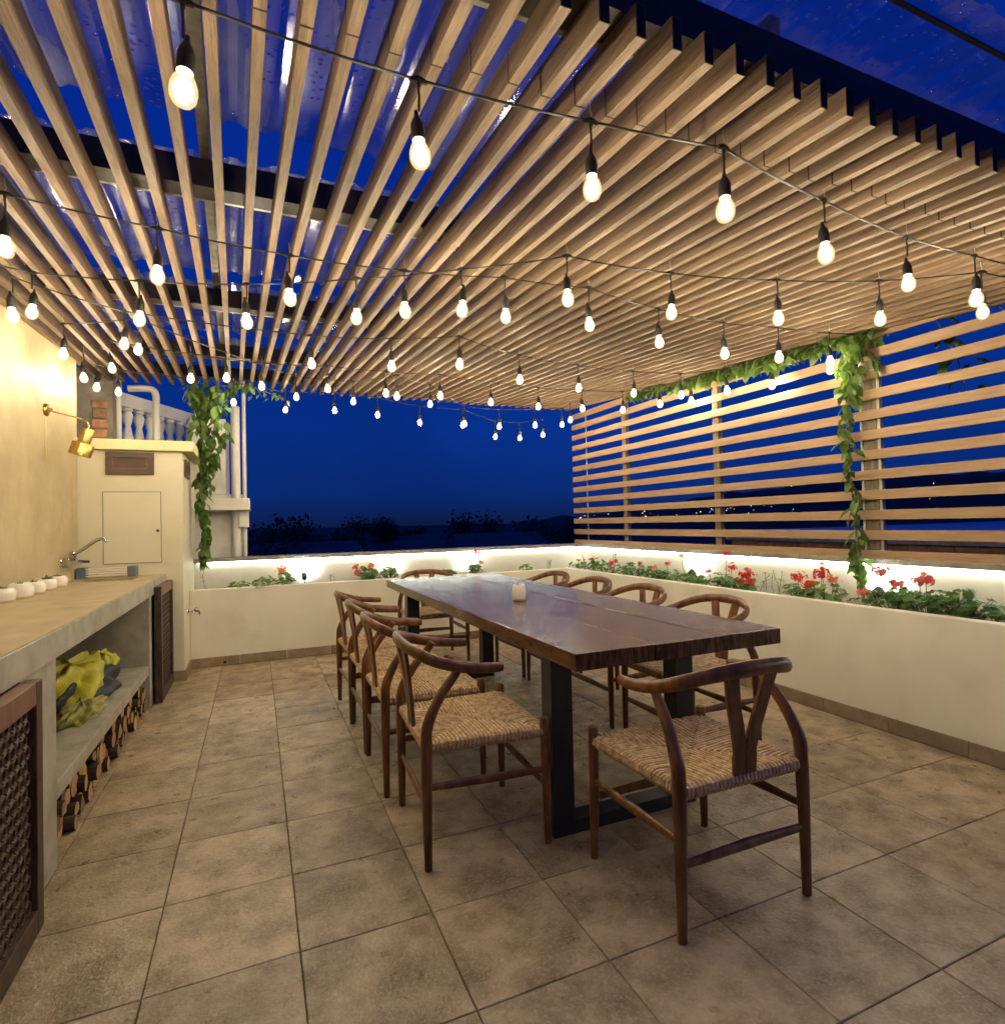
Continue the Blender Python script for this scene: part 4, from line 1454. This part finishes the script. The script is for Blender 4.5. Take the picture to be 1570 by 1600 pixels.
for px, h, n, lab in ((915, .2, 3, 'thin bare sprig at the far right planter corner'), (957, .30, 2, 'tall thin sprig rising above the far geraniums'), (1190, .22, 2, 'upright leafy stalk left of its twin in the right planter'),
                      (1213, .22, 3, 'upright leafy stalk between the largest red cluster and the pale geranium'), (1090, .2, 2, 'wispy stalk right of the far planter spotlight')):
    sprig(3.52, rp_y(px, 920, 3.52), RZ, h, n, lab)

BPL = [
    (372, .14, .09, 26, [], 'low trailing plant at the left end of the back planter'),
    (415, .16, .12, 30, [], 'low leafy plant left of the pink flower in the back planter'),
    (445, .13, .16, 34, [(440, 889, 'salmon', .9)], 'leafy plant with a salmon flower beside the back planter spotlight'),
    (575, .14, .18, 60, [(556, 886, 'pink', .8), (559, 893, 'pink', .9), (578, 884, 'pink', .8), (585, 896, 'pink', .7)], 'geranium with pink heads above the left chairs'),
    (607, .11, .16, 45, [], 'green geranium right of the pink headed one in the back planter'),
    (700, .10, .10, 30, [], 'low plant seen over the far left corner of the table'),
    (740, .10, .17, 45, [(745, 862, 'red', .8), (752, 878, 'pink', .7)], 'geranium with a red head left of the bright back spotlight'),
    (822, .13, .12, 16, [], 'sparse plant over the far right corner of the table'),
]
for i, (px, wd, ht, nl, fls, lab) in enumerate(BPL):
    p = on_y(px, 905, 6.05)
    fz = []
    for (fx, fy, c, s) in fls:
        f_ = on_y(fx, fy, 6.03)
        fz.append((f_.x - p.x, f_.y - 6.05, max(f_.z - .65, .05), c, s))
    geranium(p.x, 6.05, .65, wd * 1.3, ht * 1.05, int(nl * 1.1), fz, lab, 'leaf_lt' if i in (0, 1, 2, 7) else 'leaf_dk')
for px, h, n, lab in ((320, .22, 1, 'bare woody twig at the left end of the back planter'), (520, .12, 2, 'short thin twigs in the back planter'), (860, .15, 2, 'thin sprig at the right end of the back planter')):
    p = on_y(px, 905, 6.05)
    sprig(max(p.x, XL + .05), 6.05, .65, h, n, lab, 'leaf_lt')

# ------------------------------------------------------------------ neighbouring house behind the cabinet
nb = thing('neighbour_house', 'white neighbouring house with balustraded roof terrace and drain pipes', 'house', (-3.0, 8.5, -9))
yn = 6.85
xr = on_y(378, 700, yn).x
world_child(MB().box(-7.0, xr, yn, yn + 3.0, -9, 1.62), 'wall', 'nb_white', nb)
xa = on_y(300, 700, yn).x
world_child(MB().box(xa, on_y(352, 650, yn).x, yn - 0.02, yn + 0.9, 1.621, on_y(345, 655, yn).z), 'upper_wall', 'nb_white', nb)
l0, l1 = on_y(390, 778, yn - .25), on_y(390, 797, yn - .25)
world_child(MB().box(-4.0, l0.x, yn - 0.25, yn + 0.5, l1.z, l0.z), 'ledge', 'nb_white', nb, bevel=0.01)
world_child(MB().box(on_y(373, 800, yn - .1).x, l0.x - 0.01, yn - 0.12, yn - 0.002, on_y(380, 824, yn - .1).z, l1.z - 0.002), 'bracket', 'nb_white', nb, bevel=0.006)
pxx = on_y(366, 650, yn - .3)
world_child(MB().tube([(pxx.x, yn - 0.05, -6), (pxx.x, yn - 0.05, on_y(366, 628, yn - .3).z)], 0.045, 12), 'drain_pipe', 'nb_white', nb, smooth=True)
world_child(MB().tube([(pxx.x + .085, yn - 0.04, -6), (pxx.x + .085, yn - 0.04, 2.9)], 0.02, 10), 'drain_pipe', 'nb_white', nb, smooth=True)
# balustrade receding to the right
A_ = on_y(178, 612, 6.62)
yb_ = 6.7
while on_y(312, 652, yb_).z < A_.z:
    yb_ += 0.01
B_ = on_y(312, 652, yb_)
ZB_ = 2.15
hA, hB = A_.z, B_.z
dirv = Vector((B_.x - A_.x, B_.y - A_.y, 0))
nrm = Vector((-dirv.y, dirv.x, 0)).normalized() * 0.06
zt_ = (hA + hB) / 2


def beam_between(a, b, half, z0a, z1a, z0b, z1b):
    return MB().add([(a.x - half.x, a.y - half.y, z0a), (a.x + half.x, a.y + half.y, z0a), (a.x + half.x, a.y + half.y, z1a), (a.x - half.x, a.y - half.y, z1a),
                     (b.x - half.x, b.y - half.y, z0b), (b.x + half.x, b.y + half.y, z0b), (b.x + half.x, b.y + half.y, z1b), (b.x - half.x, b.y - half.y, z1b)],
                    [(0, 1, 2, 3), (7, 6, 5, 4), (0, 4, 5, 1), (1, 5, 6, 2), (2, 6, 7, 3), (3, 7, 4, 0)])


A2 = A_ - dirv * 0.1
B2 = B_ + dirv * 0.1
world_child(beam_between(A2, B2, nrm, zt_ - 0.13, zt_, zt_ - 0.13, zt_), 'balustrade_rail', 'nb_white', nb)
world_child(beam_between(A2, B2, nrm, 1.6, 1.99, 1.6, 1.99), 'balustrade_base', 'nb_white', nb)
hb_ = zt_ - 0.13 - 1.99
bal_prof = [(0.075, 0), (0.075, 0.05), (0.05, 0.07), (0.055, 0.12), (0.085, 0.25), (0.09, 0.34), (0.075, 0.45), (0.05, 0.60), (0.045, 0.66), (0.06, 0.70), (0.075, 0.78), (0.085, 0.86), (0.055, 0.93), (0.075, 0.95), (0.075, 1.0)]
bal_me = MB().lathe([(r_ * 0.62, z_ * hb_) for r_, z_ in bal_prof], 12).mesh('baluster', M['nb_white'], True)
nbal = 9
for i in range(nbal):
    u = (i + 0.1) / (nbal - 0.5)
    p = A_ + dirv * u
    put('baluster', bal_me, nb, (p.x + 3.0, p.y - 8.5, 1.99 + 9))
# pipes up to the slats
pA = on_y(228, 612, 6.5)
world_child(MB().tube(smooth_path([(on_y(200, 607, 6.5).x, 6.5, on_y(200, 607, 6.5).z), (on_y(228, 607, 6.5).x, 6.5, on_y(228, 607, 6.5).z), (on_y(242, 611, 6.5).x, 6.5, on_y(242, 613, 6.5).z), (on_y(244, 640, 6.5).x, 6.5, on_y(244, 640, 6.5).z), (on_y(244, 690, 6.5).x, 6.5, 1.99)], 5), 0.032, 10), 'drain_pipe', 'nb_white', nb, smooth=True)
for px in (173, 184):
    p = on_y(px, 620, 6.5)
    world_child(MB().tube([(p.x, 6.52, 1.99), (p.x, 6.52, 2.75)], 0.03 if px > 180 else 0.022, 10), 'drain_pipe', 'nb_white', nb, smooth=True)

# rough rendered wall with a bare brick patch, beside the end of the ochre wall
wx0, wx1 = on_y(60, 640, 6.3).x, on_y(176, 640, 6.3).x
rw = thing('rendered_wall', 'rough grey rendered wall with bare bricks above the cream cabinet', 'wall', (wx0, 6.3, 1.986))
world_child(MB().box(wx0, wx1, 6.3, 6.45, 1.986, on_y(130, 575, 6.3).z), 'render', 'mortar', rw)
bx0, bx1 = on_y(145, 640, 6.28).x, on_y(167, 640, 6.28).x
zz = on_y(150, 684, 6.28).z
k = 0
while zz < on_y(150, 632, 6.28).z:
    bh = 0.075
    world_child(MB().box(bx0 + U(-.01, .01), bx1 + U(-.012, .012), 6.268 + U(-.006, .006), 6.299, zz, zz + bh), 'brick', 'brick', rw, bevel=0.008)
    zz += bh + 0.016
    k += 1

# ------------------------------------------------------------------ beyond the terrace
gd = MB().add([(-3000, -600, -9), (3000, -600, -9), (3000, 4500, -9), (-3000, 4500, -9)], [(0, 1, 2, 3)]).build('ground', 'ground')
tag(gd, kind='structure')


def hills(skyline, dist, depth):
    vs, fs = [], []
    P = []
    for i in range(len(skyline) - 1):
        (xa, ya), (xb, yb) = skyline[i], skyline[i + 1]
        for k in range(12):
            u = k / 12
            uu = u * u * (3 - 2 * u)
            P.append((xa + (xb - xa) * u, ya + (yb - ya) * uu + 1.6 * math.sin(xa * .7 + k * 1.3) + U(-.5, .5)))
    m_ = 6
    for j in range(m_ + 1):
        for px, py in P:
            d = ray(px, py)
            t_ = dist / math.hypot(d.x, d.y)
            top_ = Vector((0, 0, EYE)) + d * t_
            f_ = 1 + (j - m_ / 2) / m_ * depth / dist
            k_ = math.sin(math.pi * j / m_) ** .8
            vs.append((top_.x * f_, top_.y * f_, -9.2 + (top_.z + 9.2) * k_))
    n = len(P)
    for j in range(m_):
        for i in range(n - 1):
            fs.append((j * n + i, j * n + i + 1, (j + 1) * n + i + 1, (j + 1) * n + i))
    return tag(MB().add(vs, fs).build('hills', 'far_leaf', None, smooth=True), kind='structure')


hills([(-500, 842), (100, 836), (420, 828), (600, 824), (760, 820), (900, 806), (1020, 788), (1160, 768), (1300, 752), (1440, 742), (1600, 735), (2000, 726), (2600, 735)], 900, 700)


def far_tree(x, y, h, wd, lab):
    t = thing('garden_tree', lab, 'tree', (x, y, -9), group='dark trees beyond the parapet')
    rnd = random.Random(x * 7 + y)
    MB().tube([(0, 0, 0), (0.1, 0, h * .4), (0.0, 0.1, h * .75)], [wd * .07, wd * .05, wd * .02], 7).build('trunk', 'bark', t, smooth=True)
    lf = MB()
    clumps = [(rnd.gauss(0, .33) * wd, rnd.gauss(0, .33) * wd, h - wd * rnd.uniform(.12, .9), wd * rnd.uniform(.16, .32)) for _ in range(18)]
    for (cx, cy, cz, cr) in clumps:
        for _ in range(230):
            d = Vector((rnd.gauss(0, 1), rnd.gauss(0, 1), rnd.gauss(0, .8)))
            d = d.normalized() * cr * rnd.uniform(.15, 1.08)
            c = Vector((cx, cy, cz)) + d
            s = rnd.uniform(.09, .20) * wd / 5
            a = Vector((rnd.gauss(0, 1), rnd.gauss(0, 1), rnd.gauss(0, 1))).normalized()
            b = a.orthogonal().normalized()
            lf.add([c - a * s, c + b * s * .6, c + a * s, c - b * s * .6], [(0, 1, 2, 3)])
    tag(lf.build('crown', 'far_leaf', t), kind='stuff')


for k, (px, top_px, dist, wd, lab) in enumerate([
        (430, 815, 42, 7, 'dark tree silhouette behind the drain pipes'), (490, 808, 48, 7, 'dark tree silhouette left of the far table end'),
        (590, 812, 55, 4, 'small dark tree silhouette left of centre on the skyline'), (632, 813, 55, 4, 'second small dark tree silhouette on the skyline'),
        (755, 806, 46, 6, 'dark tree silhouette left of the tallest skyline tree'), (835, 798, 46, 9, 'tallest dark tree silhouette left of the screen'),
        (885, 812, 60, 7, 'dark tree silhouette touching the far edge of the screen')]):
    p = on_y(px, top_px, dist)
    far_tree(p.x, p.y, p.z + 9, wd, lab)


def far_house(x, y, w_, d_, h, lab, lit=0):
    t = thing('far_house', lab, 'house', (x, y, -9), group='dark houses beyond the parapet')
    MB().box(-w_ / 2, w_ / 2, 0, d_, 0, h).build('wall', 'far_wall', t)
    MB().add([(-w_ / 2 - .4, -.4, h), (w_ / 2 + .4, -.4, h), (w_ / 2 + .4, d_ + .4, h), (-w_ / 2 - .4, d_ + .4, h), (-w_ / 2, d_ / 2, h + d_ * .28), (w_ / 2, d_ / 2, h + d_ * .28)],
             [(0, 1, 5, 4), (1, 2, 5), (2, 3, 4, 5), (3, 0, 4), (3, 2, 1, 0)]).build('roof', 'far_roof', t)
    for i in range(3):
        xx = -w_ / 2 + w_ * (i + .5) / 3
        MB().box(xx - .5, xx + .5, -.04, -.005, h - 2.1, h - .8).build('window', 'window_lit' if i < lit else 'dark', t)


for px, py, dist, w_, h, lab, lit in ((450, 850, 36, 9, 7.6, 'dark pitched roof house low behind the left chairs', 0), (610, 848, 52, 12, 7.6, 'wide dark house below the small skyline trees', 0),
                                      (672, 842, 40, 4, 7.4, 'narrow dark house below the skyline with one lit window', 1), (800, 846, 38, 7, 7.8, 'dark house below the tallest skyline tree', 0)):
    p = on_y(px, py, dist)
    far_house(p.x, p.y, w_, 6, h, lab, lit)

# long brick building seen through the foot of the screen
bb = thing('brick_building', 'low brick building with pale wet roof beyond the screen', 'building', (9, 5, -9))
world_child(MB().box(7.6, 16, 1.2, 7.6, -9, 0.86), 'wall', 'brick', bb)
world_child(MB().box(7.5, 7.78, 1.1, 7.7, 0.861, 0.98), 'parapet_coping', 'coping', bb)
world_child(MB().box(7.79, 16.2, 1.1, 7.7, 0.90, 1.02), 'roof', 'sheet_metal', bb)
rwz = 0.78
for j in range(5):
    for i in range(24):
        yb_ = 1.25 + i * 0.262 + (0.13 if j % 2 else 0)
        world_child(MB().box(7.588, 7.599, yb_, yb_ + 0.248, rwz - j * 0.078, rwz - j * 0.078 + 0.066), 'brick', 'brick', bb)

# lights of the far town
rnd = random.Random(5)
for mat_, cnt_, lab in (('city', 70, 'tiny warm lights of the town on the far hillside'), ('city_cool', 45, 'tiny bluish white lights of the town on the far hillside')):
    cl = MB()
    for i in range(cnt_):
        px = rnd.uniform(905, 1600)
        py = 812 - abs(rnd.gauss(0, 1)) * (8 + 24 * (px - 905) / 665)
        dist = rnd.uniform(300, 420)
        d = ray(px, py)
        p = Vector((0, 0, EYE)) + d * (dist / d.y)
        s = rnd.uniform(.08, .30) * dist / 300
        cl.add([p + Vector(v) * s for v in ((1, 0, 0), (-1, 0, 0), (0, 1, 0), (0, -1, 0), (0, 0, 1), (0, 0, -1))], [(0, 2, 4), (2, 1, 4), (1, 3, 4), (3, 0, 4), (2, 0, 5), (1, 2, 5), (3, 1, 5), (0, 3, 5)])
    tag(cl.build('town_lights', mat_), lab, 'town lights', kind='stuff')
